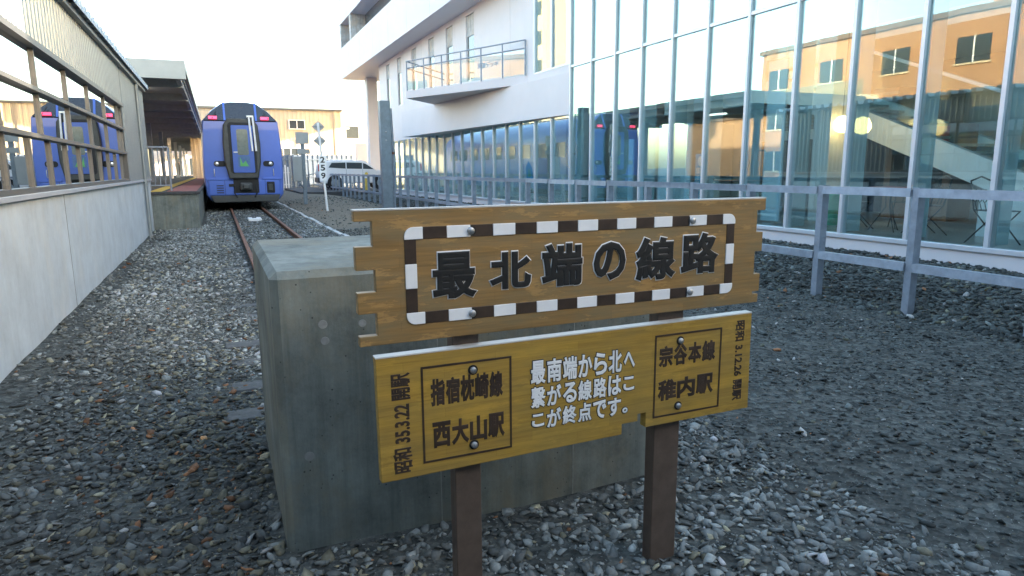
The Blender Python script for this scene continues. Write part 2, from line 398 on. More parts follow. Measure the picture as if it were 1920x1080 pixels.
for s, c, d in (('最南端から北へ', .800, .880), ('繋がる線路はこ', .718, .790), ('こが終点です。', .642, .708)):
    x0, x1 = .892, 1.306; n = 7; wch = (x1-x0)/n
    for i, ch in enumerate(s):
        if ch == '。': q = (x0+i*wch+.004, x0+i*wch+.026, c+.004, c+.024)
        elif ch in 'こへ': q = (x0+i*wch+.006, x0+(i+1)*wch-.008, c+.010, d-.012)
        else: q = (x0+i*wch+.003, x0+(i+1)*wch-.003, c, d)
        letters(t2o, ch, *q, SY+.0006, .0018, .066, grow=.0035)
        letters(t2, ch, *q, SY-.0008, .0022, .030)
for x0, x1, z0, z1 in ((.525, .826, .596, .908), (1.383, 1.682, .605, .914)):
    w = .0065; fr = MB()
    fr.box(x0, x1, SY-.0015, SY+.002, z1-w, z1).box(x0, x1, SY-.0015, SY+.002, z0, z0+w)
    fr.box(x0, x0+w, SY-.0015, SY+.002, z0+w, z1-w).box(x1-w, x1, SY-.0015, SY+.002, z0+w, z1-w)
    fr.build('panel_border', M_BROWNBLK, lo)
    for z in (z1-.03, z0+.033): bolt((x0+x1)/2+(.018 if x0 < 1 else -.04), z, lo, SY, .0105)
t2o.build('lettering_outline', M_BLACK, lo); t2.build('white_lettering', M_WPAINT, lo)
local(sign)

# ------------------------------------------------------------------ concrete buffer block
blk = thing('buffer_block', 'large weathered concrete block ending the track behind the signboard', 'concrete block', (1.0, 3.2, 0))
MB().box(.150, 1.89, 2.56, 3.86, -.4, 1.13).build('body', M_CONC, blk, .028, 1)
for x in (.78, 1.42): MB().box(x, x+.004, 2.5585, 2.57, -.1, 1.09).build('form_seam', M_PATCH, blk)
for x, z, r in ((.33, .92, .018), (.48, .91, .016), (.335, .855, .017), (.60, .885, .03), (.25, .40, .02), (1.2, .42, .02)): MB().lathe([(r, 0), (r*.9, -.002)], (x, 2.5605, z), 14, 1).build('tie_hole_patch', M_PATCH, blk)
MB().box(1.905, 1.93, 2.60, 2.66, -.2, 1.0).build('corner_strip', M_GALV, blk, .003)
local(blk)

# ------------------------------------------------------------------ railway track
trk = thing('railway_track', 'rusty rails on worn sleepers running from the block to the train', 'railway track', (.97, 20, 0))
prof = [(-.06, -.04), (.06, -.04), (.06, -.02), (.012, -.008), (.012, .065), (.033, .075), (.033, .105), (.026, .112), (-.026, .112), (-.033, .105), (-.033, .075), (-.012, .065), (-.012, -.008), (-.06, -.02)]
for cx in (.435, 1.535): MB().prism([(cx+a, b) for a, b in prof], 1, 3.88, 75).build('rail', M_RUST, trk)
y = 4.3; first = None
while y < 40:
    if first is None:
        first = MB().box(-.05, 2.02, y-.1, y+.1, -.13, .006).build('sleeper', M_SLEEP, trk, .012); fy = y
    else:
        c = first.copy(); COL.objects.link(c); c.parent = trk; c.location = (0, y-fy, random.uniform(-.012, .004)); c.rotation_euler = (0, 0, random.uniform(-.012, .012)); 
        c.location.x += .0
    y += .62
local(trk)
tb_ = thing('track_beacon', 'flat white box lying between the two rails', 'track box', (1.0, 22, 0))
MB().box(.80, 1.18, 21.6, 22.3, -.02, .07).build('box_body', M_WPAINT, tb_, .02); MB().box(.92, 1.04, 21.85, 22.05, .07, .085).build('lid', M_TGREY, tb_, .004); local(tb_)
kb = MB(); 
for i in range(24): kb.box(2.50+.02*math.sin(i*2.1), 2.60+.02*math.sin(i*2.1), 13.5+i, 14.49+i, -.1, .055+.01*math.sin(i*1.3))
tag(kb.build('kerb', M_CONC2, None, .008), kind='structure')

# ------------------------------------------------------------------ left station wing
XL = -1.55
wing = thing('station_wing', 'long low station wing with a window band above a pale concrete wall', 'building', (XL-3, 8, 0))
MB().box(XL-.25, XL, -12, 19.42, -.3, 1.25).build('wall', M_WALL, wing)
box('wall_joint', M_CONC, wing, XL-.01, XL+.0015, 8.76, 8.775, 0, 1.25)
MB().box(XL-.25, XL+.045, -12, 19.44, 1.262, 1.31).build('sill', M_ALU, wing, .004)
# fluted metal cladding above and beside the windows
def fluted(x, y0, y1, z0, z1, step, dep):
    m = MB(); n = int((y1-y0)/step); ys = [y0+i*(y1-y0)/n for i in range(n+1)]; vs = []; fs = []
    pr = []
    for i in range(n):
        a = ys[i]; w = ys[i+1]-a
        pr += [(a, x), (a+w*.45, x), (a+w*.55, x+dep), (a+w*.95, x+dep)]
    pr.append((y1, x))
    k = len(pr); vs = [(p[1], p[0], z0) for p in pr]+[(p[1], p[0], z1) for p in pr]
    m.add(vs, [(i, i+1, k+i+1, k+i) for i in range(k-1)]); return m
MB().tube([(XL+.06, 17.6, 0), (XL+.06, 17.6, 3.44)], .04).build('downpipe', M_STEELC, wing)
fluted(XL, -12, 14.75, 2.76, 3.50, .16, .03).build('upper_cladding', M_STEELC, wing)
fluted(XL, 14.95, 19.42, 1.31, 3.50, .16, .03).build('end_cladding', M_STEELC, wing)
MB().box(XL-.25, XL-.03, -12, 19.40, 2.76, 3.50).build('upper_wall', M_WALL, wing)
MB().box(XL-.25, XL-.03, 14.9, 19.40, 1.31, 2.76).build('end_wall', M_WALL, wing)
MB().box(XL-.15, XL+.05, -12, 14.95, 2.70, 2.76).build('window_head', M_WINFR, wing)
rf = MB(); k = 0; yy = -12.0
while yy < 19.3:
    rf.prism([(yy, 3.505), (yy+.17, 3.505), (yy+.20, 3.62), (yy+.31, 3.62), (yy+.34, 3.505)], 0, XL-8, XL+.16); yy += .34
rf.build('corrugated_roof_edge', M_ROOFB, wing)
MB().box(XL-8, XL+.10, -12, 19.45, 3.44, 3.503).build('roof_slab', M_STEELC, wing)
box('inner_floor', M_FLOOR, wing, XL-8, XL-.26, -12, 19.4, .3, .4); box('inner_wall', M_INT, wing, XL-6, XL-5.8, -12, 19.4, .4, 3.43)
fm = MB(); uy = [-3.4, -1.0, .6, 2.2, 3.8, 5.3, 6.75, 8.2, 9.75, 11.3, 12.85, 14.4, 14.9]
sy = [-3.4]+[round(4.2+.85*i, 2) for i in range(13)]
for a in uy: fm.box(XL-.08, XL-.005, a-.02, a+.02, 1.86, 2.70)
for a in sy: fm.box(XL-.08, XL-.005, a-.02, a+.02, 1.36, 1.82)
fm.box(XL-.08, XL+.035, -12, 14.93, 1.31, 1.36).box(XL-.08, XL+.035, -12, 14.93, 1.82, 1.86).box(XL-.08, XL+.032, -12, 14.93, 2.27, 2.31).box(XL-.08, XL+.03, 14.80, 14.93, 1.36, 1.82)
fm.build('window_frame', M_WINFR, wing)
for i in range(len(uy)-1):
    for z0, z1 in ((1.86, 2.27), (2.31, 2.70)): box('window_pane', M_WINGL, wing, XL-.035, XL-.03, uy[i]+.02, uy[i+1]-.02, z0, z1)
for i in range(len(sy)-1): box('window_pane', M_WINGL, wing, XL-.035, XL-.03, sy[i]+.02, sy[i+1]-.02, 1.36, 1.82)
local(wing)

hall = thing('unseen_station_hall', 'unseen station hall behind the camera, added to shade the yard', 'building', (0, -7, 0))  # out of view behind the camera; sized for sun shade, pale for bounce light
MB().box(-12, 20, -16, -3.2, -.2, 4.4).build('wall', M_WHITE, hall); MB().box(-12.2, 20.2, -16.2, -3.1, 4.4, 4.65).build('roof', M_ROOFB, hall)
for i in range(6):
    w_ = MB().box(-5.5+i*2.2, -3.6+i*2.2, -3.22, -3.16, .5, 3.4).build('window', M_WIN, hall); MB().box(-5.56+i*2.2, -3.54+i*2.2, -3.2, -3.12, .40, .498).build('sill', M_ALU, w_)
local(hall)
# ------------------------------------------------------------------ platform and canopy
pf = MB(); pf.box(-7, -.47, 19.5, 110, -.3, .955).build
tag(MB().box(-7, -.47, 19.5, 110, -.3, .90).build('platform', M_CONC), kind='structure')
tag(MB().box(-7, -.42, 19.45, 110, .903, .97).build('platform_paving', M_ASPH, None, .01), kind='structure')
tag(MB().box(-1.62, -1.32, 19.7, 110, .974, .980).build('platform_tactile_strip', M_YEL), kind='structure')
tag(MB().box(-1.20, -.50, 19.7, 110, .974, .978).build('platform_edge_band', M_REDP), kind='structure')
cn = thing('platform_canopy', 'dark flat platform canopy with a pale fascia left of the train', 'canopy', (-2.5, 40, 1))
MB().box(-6.5, -.62, 20.2, 95, 4.02, 4.12).build('soffit', M_CANOPY, cn)
bm_ = MB()
for i in range(18): bm_.box(-6.4, -.66, 21.5+i*4, 21.68+i*4, 3.80, 4.02)
bm_.box(-.78, -.66, 20.3, 95, 3.86, 4.02); bm_.build('beam', M_CANOPY, cn)
MB().box(-6.6, -.52, 20.05, 95.1, 4.123, 4.33).build('roof', M_STEELC, cn); MB().box(-6.6, -.52, 20.0, 20.19, 3.86, 4.122).build('fascia', M_STEELC, cn)
for i in range(9): MB().box(-2.95, -2.75, 22+i*8, 22.2+i*8, .972, 4.0).build('column', M_WPAINT if i > 3 else M_GALV, cn)
for i in range(1): MB().box(-2.0, -1.9, 23+i*8, 24.2+i*8, 3.72, 3.78).build('tube_lamp', M_TUBE, cn)
local(cn)
gt = thing('platform_gate', 'grey tubular railing gate closing the platform end', 'railing', (-1.35, 20.3, .98))
g = MB()
for x in (-1.62, -1.12): g.tube([(x, 20.3, .975), (x, 20.3, 2.12)], .028)
g.tube([(-1.62, 20.3, 2.12), (-1.12, 20.3, 2.12)], .028).tube([(-1.62, 20.3, 1.12), (-1.12, 20.3, 1.12)], .022); g.build('frame', M_GALV, gt)
for i in range(3): MB().tube([(-1.49+i*.125, 20.3, 1.12), (-1.49+i*.125, 20.3, 2.1)], .014, 8).build('bar', M_GALV, gt)
local(gt)
shed = thing('platform_building', 'low white platform building far under the canopy', 'building', (-4, 98, 0))
MB().box(-7, -2.2, 96, 104, .9, 4.6).build('wall', M_WHITE, shed); 
for x in (-4.4, -3.6, -2.9): MB().box(x, x+.45, 95.96, 96, 1.0, 3.1).build('door', M_WIN, shed)
MB().box(-7.2, -2, 95.7, 104.3, 4.6, 4.8).build('roof', M_ROOFB, shed); local(shed)

# ------------------------------------------------------------------ people
def skinned(name, pts, edges, rad, mat, parent=None, root=0, levels=2):
    me = bpy.data.meshes.new(name); me.from_pydata(pts, edges, []); me.materials.append(mat)
    o = bpy.data.objects.new(name, me); COL.objects.link(o)
    o.modifiers.new('skin', 'SKIN'); sv = me.skin_vertices[0].data
    for i, r in enumerate(rad): sv[i].radius = (r, r)
    sv[root].use_root = True
    sb = o.modifiers.new('sub', 'SUBSURF'); sb.levels = levels; sb.render_levels = levels
    if parent: o.parent = parent
    return o
pr_ = thing('person', 'distant person in a dark coat walking on the platform', 'person', (-3.8, 85, .98))
P = [(0,0,.92),(0,0,1.15),(0,0,1.38),(0,0,1.50),(0,-.01,1.62),(.09,0,.85),(.11,.10,.46),(.11,.02,.06),(.11,-.10,.03),(-.09,0,.85),(-.11,-.14,.47),(-.11,-.02,.08),(-.11,-.14,.03),(.19,0,1.36),(.25,.06,1.08),(.24,-.05,.84),(-.19,0,1.36),(-.25,-.06,1.08),(-.24,-.12,.86)]
Ed = [(0,1),(1,2),(2,3),(3,4),(0,5),(5,6),(6,7),(7,8),(0,9),(9,10),(10,11),(11,12),(2,13),(13,14),(14,15),(2,16),(16,17),(17,18)]
rd = [.13,.12,.14,.055,.10,.09,.065,.045,.04,.09,.065,.045,.04,.065,.05,.04,.065,.05,.04]
skinned('body', P, Ed, rd, M_SKIN, pr_); 
MB().lathe([(.25,.55),(.235,.8),(.19,1.05),(.225,1.3),(.17,1.44),(.08,1.5)], (0,0,0), 16).build('coat', M_COAT, pr_)
MB().lathe([(.105,1.60),(.122,1.67),(.10,1.75),(.03,1.78)], (0,.02,0), 14).build('hair', M_DARK, pr_)
for s in (-1, 1): MB().tube([(s*.09,0,.86),(s*.11,.10*s,.46),(s*.11,.02,.05)], .095, 10, .06).build('trouser_leg', M_COAT, pr_)
for s in (-1, 1): MB().tube([(s*.18,0,1.38),(s*.255,.06*s,1.08),(s*.245,-.05,.90)], .08, 10, .055).build('sleeve', M_COAT, pr_)

# ------------------------------------------------------------------ train
train = thing('train', 'blue diesel train with a dark gangway door standing at the platform', 'train', (1.0, 37, .1))
TX, TY = .985, 27.0
def sec(wm, zb, zt, k=1):   # cross-section (half): bottom, bulge, shoulder, roof
    half = [(1.22*wm, .42), (1.36*wm, .62), (1.40*wm, 1.3), (1.40*wm, 2.0), (1.355*wm, 2.8), (1.31*wm, 3.28), (.98*wm, 3.66), (.62*wm, 3.94), (.30*wm, 4.0)]
    return half
def ringv(yy, wm, dz=0, ztop=1.0):
    hs = [(x, zb+dz*(zb-2.0)) for x, zb in sec(wm, 0, 0)]
    return [(TX-x, yy, z) for x, z in hs]+[(TX+x, yy, z) for x, z in hs[::-1]]
rings = [ringv(TY, .955, -.012), ringv(TY+.05, .98, -.006), ringv(TY+.22, .995), ringv(TY+.6, 1.0), ringv(TY+20.8, 1.0), ringv(TY+21, .98)]
lean = lambda z: max(0.0, z-3.28)*.55
rings[0] = [(x, y+lean(z), z) for x, y, z in rings[0]]; rings[1] = [(x, y+lean(z), z) for x, y, z in rings[1]]; rings[2] = [(x, y+lean(z)*.8, z) for x, y, z in rings[2]]
n = len(rings[0]); bd = MB(); vs = [p for r_ in rings for p in r_]
bd.add(vs, [(i*n+k, i*n+(k+1) % n, (i+1)*n+(k+1) % n, (i+1)*n+k) for i in range(len(rings)-1) for k in range(n)], True)
f0 = rings[0]
bd.add(f0, [(0, 1, 2, 3, 4, 5, n-6, n-5, n-4, n-3, n-2, n-1)]); bd.add(rings[-1], [tuple(range(n))])
bd.build('body', M_BLUE, train)
def shear(o):
    for v in o.data.vertices: v.co.y += lean(v.co.z)
# dark sloped windscreen above the face
ws = MB(); ws.add([f0[5], f0[6], f0[7], f0[8], f0[9], f0[10], f0[11], f0[12]], [(0, 1, 2, 3, 4, 5, 6, 7)])
ws.build('windscreen', M_TGLASS, train)
F = TY-.004
for s in (-1, 1):
    shear(MB().prism([(TX+s*1.25, 3.305), (TX+s*.58, 3.305), (TX+s*.58, 3.93), (TX+s*.95, 3.645)], 1, F-.03, TY-.003).build('upper_window', M_TGLASS, train))
    shear(MB().prism([(TX+s*.50, 3.30), (TX+s*.57, 3.30), (TX+s*.57, 3.96), (TX+s*.50, 3.965)], 1, F-.04, TY-.003).build('window_pillar', M_BLUE, train))
    tl = MB().box(TX+s*(.93 if s < 0 else .83)-.14, TX+s*(.93 if s < 0 else .83)+.14, F-.05, F-.03, 3.34, 3.44).build('tail_lamp', M_TAIL, train)
def rrect(x0, x1, z0, z1, r, k=6):
    pts = []
    for cx, cz, a0 in ((x1-r, z1-r, 0), (x0+r, z1-r, 90), (x0+r, z0+r, 180), (x1-r, z0+r, 270)):
        pts += [(cx+r*math.cos(R(a0+90*i/k)), cz+r*math.sin(R(a0+90*i/k))) for i in range(k+1)]
    return pts
def oval_surround(x0, x1, z0, z1):
    w = x1-x0; return [(x0+.14, z0), (x1-.14, z0), (x1-.02, z0+.6), (x1, z0+1.3), (x1-.05, z1-.25), (x1-.22, z1), (x0+.22, z1), (x0+.05, z1-.25), (x0, z0+1.3), (x0+.02, z0+.6)]
MB().prism(oval_surround(.32, 1.60, 1.20, 3.38), 1, F-.22, TY+.02).build('gangway_surround', M_TGREY, train, .05, 3)
MB().prism(rrect(.52, 1.44, 1.40, 3.22, .1), 1, F-.228, F-.19).build('gangway_recess', M_DARK, train)
dr = MB().prism(rrect(.62, 1.36, 1.42, 3.12, .05), 1, F-.25, F-.22).build('gangway_door', M_BLUED, train, .01)
MB().prism(rrect(.80, 1.18, 2.05, 2.98, .07), 1, F-.258, F-.245).build('door_window', plain('door_glass', (.16, .19, .17), .12), dr)
MB().prism(rrect(.79, 1.20, 1.62, 2.02, .06), 1, F-.258, F-.245).build('door_panel', plain('panel_blue', (.05, .13, .28), .4), dr)
MB().prism([(.86, 1.66), (1.14, 1.66), (1.05, 1.86), (.95, 1.74), (.87, 1.98)], 1, F-.262, F-.255).build('green_emblem', plain('emblem_green', (.08, .36, .10), .4), dr)
MB().box(.66, .80, F-.29, F-.25, 2.14, 2.18).build('handle', M_TSIL, dr, .008)
for x in (1.31, 1.44): MB().tube([(x, F-.27, 2.2), (x-.05, F-.27, 3.42)], .035).build('grab_pole', M_WPAINT, train)
MB().box(1.18, 1.42, F-.30, F-.2, 3.40, 3.47).build('top_lamp', M_TSIL, train, .01)
for s, x0, x1, lx in ((-1, -.03, .38, .07), (1, 1.66, 2.04, 1.92)):
    hp = MB().prism(rrect(x0, x1, 1.65, 1.85, .09), 1, F-.03, TY).build('headlight_pod', M_DARK, train, .01)
    MB().lathe([(.075, 0), (.075, -.02), (.05, -.03), (.001, -.032)], (lx, F-.03, 1.75), 18, 1).build('headlight', plain('lens', (.55, .56, .55), .1, .6), hp)
MB().box(TX-1.25, TX+1.25, F-.05, TY+.02, .60, 1.16).build('apron', M_BLUE, train, .04)
MB().prism([(TX-1.28, 1.16), (TX-1.33, 1.22), (TX-.62, 1.24), (TX-.62, 1.16)], 1, F-.07, TY).build('step_ledge', M_BLUE, train, .01)
MB().prism([(TX+1.28, 1.16), (TX+1.33, 1.22), (TX+.62, 1.24), (TX+.62, 1.16)], 1, F-.07, TY).build('step_ledge', M_BLUE, train, .01)
MB().prism([(TX-1.22, .60), (TX+1.22, .60), (TX+1.1, .34), (TX-1.1, .34)], 1, F-.10, TY+.8).build('snow_plough', M_TGREY, train, .03)
MB().box(.58, 1.46, F-.075, F-.04, .68, 1.20).build('coupler_recess', M_DARK, train, .01)
cp = MB().box(.80, 1.22, F-.34, F-.06, .78, 1.06).build('coupler', M_TGREY, train, .05)
MB().box(.90, 1.12, F-.46, F-.34, .84, 1.0).build('coupler_head', M_TGREY, cp, .03)
MB().box(.42, .60, F-.09, F-.05, .92, 1.02).build('cable_socket', M_DARK, train, .01)
MB().prism(rrect(1.73, 2.02, .66, 1.08, .04), 1, F-.056, F-.03).build('jumper_recess', M_DARK, train, .004)
MB().box(1.78, 1.94, F-.10, F-.05, .74, 1.0).build('jumper_box', M_TGREY, train, .03)
for i in range(4): MB().box(.00, .24, F-.055, F-.04, .68+i*.085, .72+i*.085).build('vent_slot', M_DARK, train)
for i in range(9):
    for sx in (-1, 1): MB().prism([(TY+2.2+i*2, 2.05), (TY+3.7+i*2, 2.05), (TY+3.7+i*2, 2.75), (TY+2.2+i*2, 2.75)], 0, TX+sx*1.40, TX+sx*1.375+sx*.03).build('side_window', M_TGLASS, train)
for s in (-1, 1):
    MB().tube([(TX+s*.95, F-.06, 3.36), (TX+s*.80, F+.05, 3.62)], .014, 6).build('wiper', M_DARK, train)
    MB().tube([(TX+s*1.02, F-.015, 1.30), (TX+s*1.02, F-.07, 1.34), (TX+s*1.02, F-.07, 1.52), (TX+s*1.02, F-.015, 1.56)], .014, 6).build('handrail', M_TSIL, train)
    MB().box(TX+s*.70-.006, TX+s*.70+.006, F-.055, F-.045, .61, 1.15).build('panel_seam', M_DARK, train)
    MB().tube([(TX+s*.36, F-.1, .95), (TX+s*.40, F-.2, .70), (TX+s*.30, F-.14, .52)], .022, 8).build('brake_hose', M_DARK, train)
bg = MB()
for yy in (TY+3, TY+17):
    bg.box(TX-1.1, TX+1.1, yy-1.4, yy+1.4, .35, .75)
    for sx in (-1, 1):
        for dy in (-1.05, 1.05): bg.lathe([(.42, -.06), (.42, .06)], (TX+sx*.55, yy+dy, .53), 20, 0)
bg.build('bogie', M_TGREY, train)
local(train)

# ------------------------------------------------------------------ steel fence along the yard
XF = 6.42
fence = thing('steel_fence', 'galvanised grey post and rail fence running along the gravel yard', 'fence', (XF, 20, 0))
fy = [5.68+1.155*i for i in range(-6, 47)]
post0 = None
for a in fy:
    zb = float(h(XF, a))
    m = MB().prism([(XF-.05, a-.0375), (XF+.05, a-.0375), (XF+.05, a-.029), (XF-.041, a-.029), (XF-.041, a+.029), (XF+.05, a+.029), (XF+.05, a+.0375), (XF-.05, a+.0375)], 2, zb-.25, 1.285)
    m.build('post', M_GALV, fence)
for z0, z1 in ((1.19, 1.275), (.44, .525)):
    m = MB()
    for i in range(len(fy)-1):
        dz = .004*math.sin(i*1.7); m.prism([(XF-.058+.012*math.sin(i), z0+dz), (XF-.052, z0+dz), (XF-.052, z1-.006+dz), (XF+.01, z1-.006+dz), (XF+.01, z1+dz), (XF-.058, z1+dz)], 1, fy[i]+.045, fy[i+1]-.042)
        m.box(XF-.05, XF-.02, fy[i]+.03, fy[i]+.075, z0+.01, z1-.01)
    m.build('rail', M_GALV, fence)
local(fence)

# ------------------------------------------------------------------ right building: curtain wall
XC, ZS = 9.0, .48
gb = thing('glass_building', 'white building with a tall glass curtain wall and projecting balcony', 'building', (14, 16, 0))
ym = [5.35+1.115*i for i in range(-6, 31)]   # mullions up to Y = 38.8
k0 = min(range(len(ym)), key=lambda i: abs(ym[i]-16.55)); Yt = ym[k0]
ke = len(ym)-1
MB().box(XC-.02, XC+.4, ym[0]-.3, 39.2, -.3, ZS-.09).build('plinth', M_WHITE, gb)
MB().box(XC-.06, XC+.1, ym[0]-.3, 39.0, ZS-.087, ZS-.02).build('sill', M_ALU, gb, .005)
k2 = k0+2                                       # two bays with a white panel and panes above it
ml = MB(); zt_of = lambda i: 9.3 if i <= k0 else (9.3 if i <= k2 else 3.0)
for i, a in enumerate(ym):
    if k0 < i <= k2:
        MB().box(XC-.05, XC+.09, a-.028, a+.028, 4.30, 9.3).build('mullion', M_ALU, gb)
        MB().box(XC-.05, XC+.09, a-.028, a+.028, ZS-.02, 2.92).build('mullion', M_ALU, gb)
    else:
        MB().box(XC-.05, XC+.09, a-.028, a+.028, ZS-.02, zt_of(i)).build('mullion', M_ALU, gb)
    zz = 4.0 if i > k0 else 9.2
    if i < k0+1: MB().box(XC+.095, XC+.40, a-.008, a+.008, ZS, zz).build('glass_fin', M_FIN, gb)
tm = MB()
tm.box(XC-.035, XC+.07, ym[0], Yt, 4.165, 4.225).box(XC-.035, XC+.07, ym[0], ym[k2], 7.4, 7.46)
tm.box(XC-.035, XC+.07, Yt, ym[k2], 4.26, 4.31).build('transom', M_ALU, gb)
for i in range(ke):
    a, b = ym[i]+.028, ym[i+1]-.028
    if i < k0: zs = [(ZS-.02, 4.165), (4.225, 7.4), (7.46, 9.25)]
    elif i < k2: zs = [(ZS-.02, 2.92), (4.31, 7.4), (7.46, 9.25)]
    else: zs = [(ZS-.02, 3.0)]
    for z0, z1 in zs: box('glass_pane', M_GLASS, gb, XC, XC+.012, a, b, z0, z1)
MB().box(XC-.03, XC+.25, Yt+.03, ym[k2]+.02, 2.93, 4.255).build('white_panel', M_WHITE, gb)
# upper wall with narrow windows, soffit, projecting upper storeys
wy = [18.9, 23.2, 24.9, 27.0, 29.8, 33.2, 37.4, 39.2]
wins = [(23.9, 24.75), (26.3, 27.15), (28.8, 29.6), (31.6, 32.4), (34.4, 35.2), (36.9, 37.6)]
wl = MB(); yprev = ym[k2]+.03
for a, b in wins: wl.box(XC, XC+.25, yprev, a, 3.0, 7.3); yprev = b
wl.box(XC, XC+.25, yprev, 39.4, 3.0, 7.3)
for a, b in wins: wl.box(XC, XC+.25, a, b, 3.0, 4.75); wl.box(XC, XC+.25, a, b, 7.1, 7.3)
wl.build('upper_wall', M_WHITE, gb)
for a, b in wins:
    w_ = MB().box(XC+.06, XC+.09, a, b, 4.75, 7.1).build('window', M_WIN, gb)
    MB().box(XC+.03, XC+.06, a, a+.05, 4.75, 7.1).box(XC+.03, XC+.06, b-.05, b, 4.75, 7.1).box(XC+.03, XC+.06, a+.05, b-.05, 4.75, 4.8).build('frame', M_ALU, w_)
    MB().box(XC+.035, XC+.055, a+.05, b-.05, 6.35, 7.08).build('blind', M_CONC2, w_)
XO = 8.0
MB().box(XO, 20, 19.6, 46, 7.303, 9.15).build('upper_storey', M_WHITE, gb)
MB().box(XO+.9, 20, 19.6, 45.6, 9.15, 10.6).build('recessed_strip', plain('strip_glass', (.10, .115, .125), .15, var=.2, scale=.6), gb)
MB().box(XO, 20, 19.6, 46, 10.6, 13.5).build('parapet_storey', M_WHITE, gb)
for a in (45.3, 42.0): MB().box(XO+.02, XO+.9, a, a+.5, 9.152, 10.598).build('strip_pier', M_CONC2, gb)
MB().box(XC+.3, XC+.95, 44.2, 44.9, -.2, 7.3).build('column', M_WHITE, gb)
MB().box(XC-.08, 22, ym[0]-.5, 19.59, 9.3, 9.9).build('roof', M_WHITE, gb)
MB().box(XC+.5, 20, 19.7, 39.3, 3.02, 3.3).build('upper_floor', M_WHITE, gb)
for a in (22.6, 26.0, 29.4, 32.8, 36.2, 39.6, 43.0):
    box('panel_joint', M_CONC2, gb, XO-.002, XO+.01, a, a+.014, 7.31, 9.14); box('panel_joint', M_CONC2, gb, XO-.002, XO+.01, a, a+.014, 10.61, 13.4)
for a in (20.6, 26.0, 30.7, 33.9): box('panel_joint', M_CONC2, gb, XC-.002, XC+.01, a, a+.012, 4.4, 7.29)
# angled balcony
wb = [(XC-.035, Yt+.05), (7.95, 30.6), (XC-.001, 30.6)]
MB().prism(wb, 2, 2.95, 4.056).build('balcony_band', M_WHITE, gb)
bs = [(XC-.001, 19.3), (6.62, 24.7), (XC-.001, 27.5)]
MB().prism(bs, 2, 4.06, 4.32).build('balcony_slab', M_WHITE, gb)
A, B = Vector((9.0-.05, 19.35, 0)), Vector((6.66, 24.7, 0)); nb = 6
D = (B-A)
for i in range(nb+1):
    p = A+D*(i/nb); MB().tube([(p.x, p.y, 4.32), (p.x, p.y, 5.36)], .025, 8).build('balcony_post', M_GALV, gb)
C2 = Vector((8.95, 27.3, 0))
br_ = MB()
for z in (5.36, 5.12): br_.tube([(A.x, A.y, z), (B.x, B.y, z), (C2.x, C2.y, z)], .022, 8)
br_.build('balcony_handrail', M_GALV, gb)
for i in range(nb):
    p, q = A+D*((i+.05)/nb), A+D*((i+.95)/nb); nrm = Vector((D.y, -D.x, 0)).normalized()*.006
    MB().prism([(p.x-nrm.x, p.y-nrm.y), (q.x-nrm.x, q.y-nrm.y), (q.x+nrm.x, q.y+nrm.y), (p.x+nrm.x, p.y+nrm.y)], 2, 4.36, 5.08).build('balcony_glass', M_BALG, gb)
# lettering on the balcony glass
lt = MB(); letters(lt, '展望デッキ', 0, .95, 0, .19, 0, .003, .02)
lo_ = lt.build('balcony_lettering', M_GALV, gb)
pq = A+D*.36; lo_.location = (pq.x-.02, pq.y-.01, 4.70); lo_.rotation_euler = (0, 0, math.atan2(D.y, D.x)+math.pi)
MB().box(XC-.02, 22, ym[0]-.34, ym[0]-.31, -.3, 9.29).build('end_wall', M_WHITE, gb)  # unseen end wall added to stop sun leaking onto the left wing
# hall inside
MB().box(XC+.12, 19, ym[0], 39, ZS-.35, ZS-.05).build('hall_floor', M_FLOOR, gb)
MB().box(17.0, 17.3, ym[0], 39, ZS-.05, 9.25).build('hall_back_wall', M_INT, gb)
MB().box(12.8, 16.99, 5.5, 39, 4.1, 4.4).build('gallery_floor', M_STAIR, gb)
MB().box(10.3, 10.5, 19.21, 38.9, ZS-.048, 3.01).build('inner_wall', M_STAIR, gb)  # pale wall added close behind the glass to brighten the lower panes
MB().box(10.3, 16.9, 19.0, 19.2, ZS, 3.0).build('hall_partition', M_INT, gb)
for a in (9.6, 14.2): MB().box(10.9, 11.3, a, a+.4, ZS-.05, 9.25).build('hall_column', M_STAIR, gb)
# white staircase beam descending to the right with glass balustrade
def slope(x0, x1, ya, za, yb, zb, t): return MB().prism([(ya, za), (yb, zb), (yb, zb-t), (ya, za-t)], 0, x0, x1)
slope(12.0, 12.15, 11.9, 3.45, 5.6, .92, .50).build('stair_beam', M_STAIR, gb)
slope(13.6, 13.75, 11.9, 3.45, 5.6, .92, .50).build('stair_beam', M_STAIR, gb)
st = MB()
for i in range(16): st.box(12.16, 13.59, 11.6-i*.38, 11.98-i*.38, 3.22-i*.152, 3.27-i*.152)
st.build('stair_treads', M_CONC2, gb)
slope(12.02, 12.05, 11.9, 4.55, 5.6, 2.02, 1.05).build('stair_balustrade', M_BALG, gb)
slope(12.0, 12.07, 11.9, 4.62, 5.6, 2.09, .06).build('stair_handrail', M_ALU, gb)
MB().box(12.0, 13.75, 11.9, 16.4, 2.98, 3.48).build('stair_landing', M_STAIR, gb)
MB().box(12.02, 12.05, 11.95, 16.4, 3.5, 4.5).build('landing_balustrade', M_BALG, gb)
local(gb)

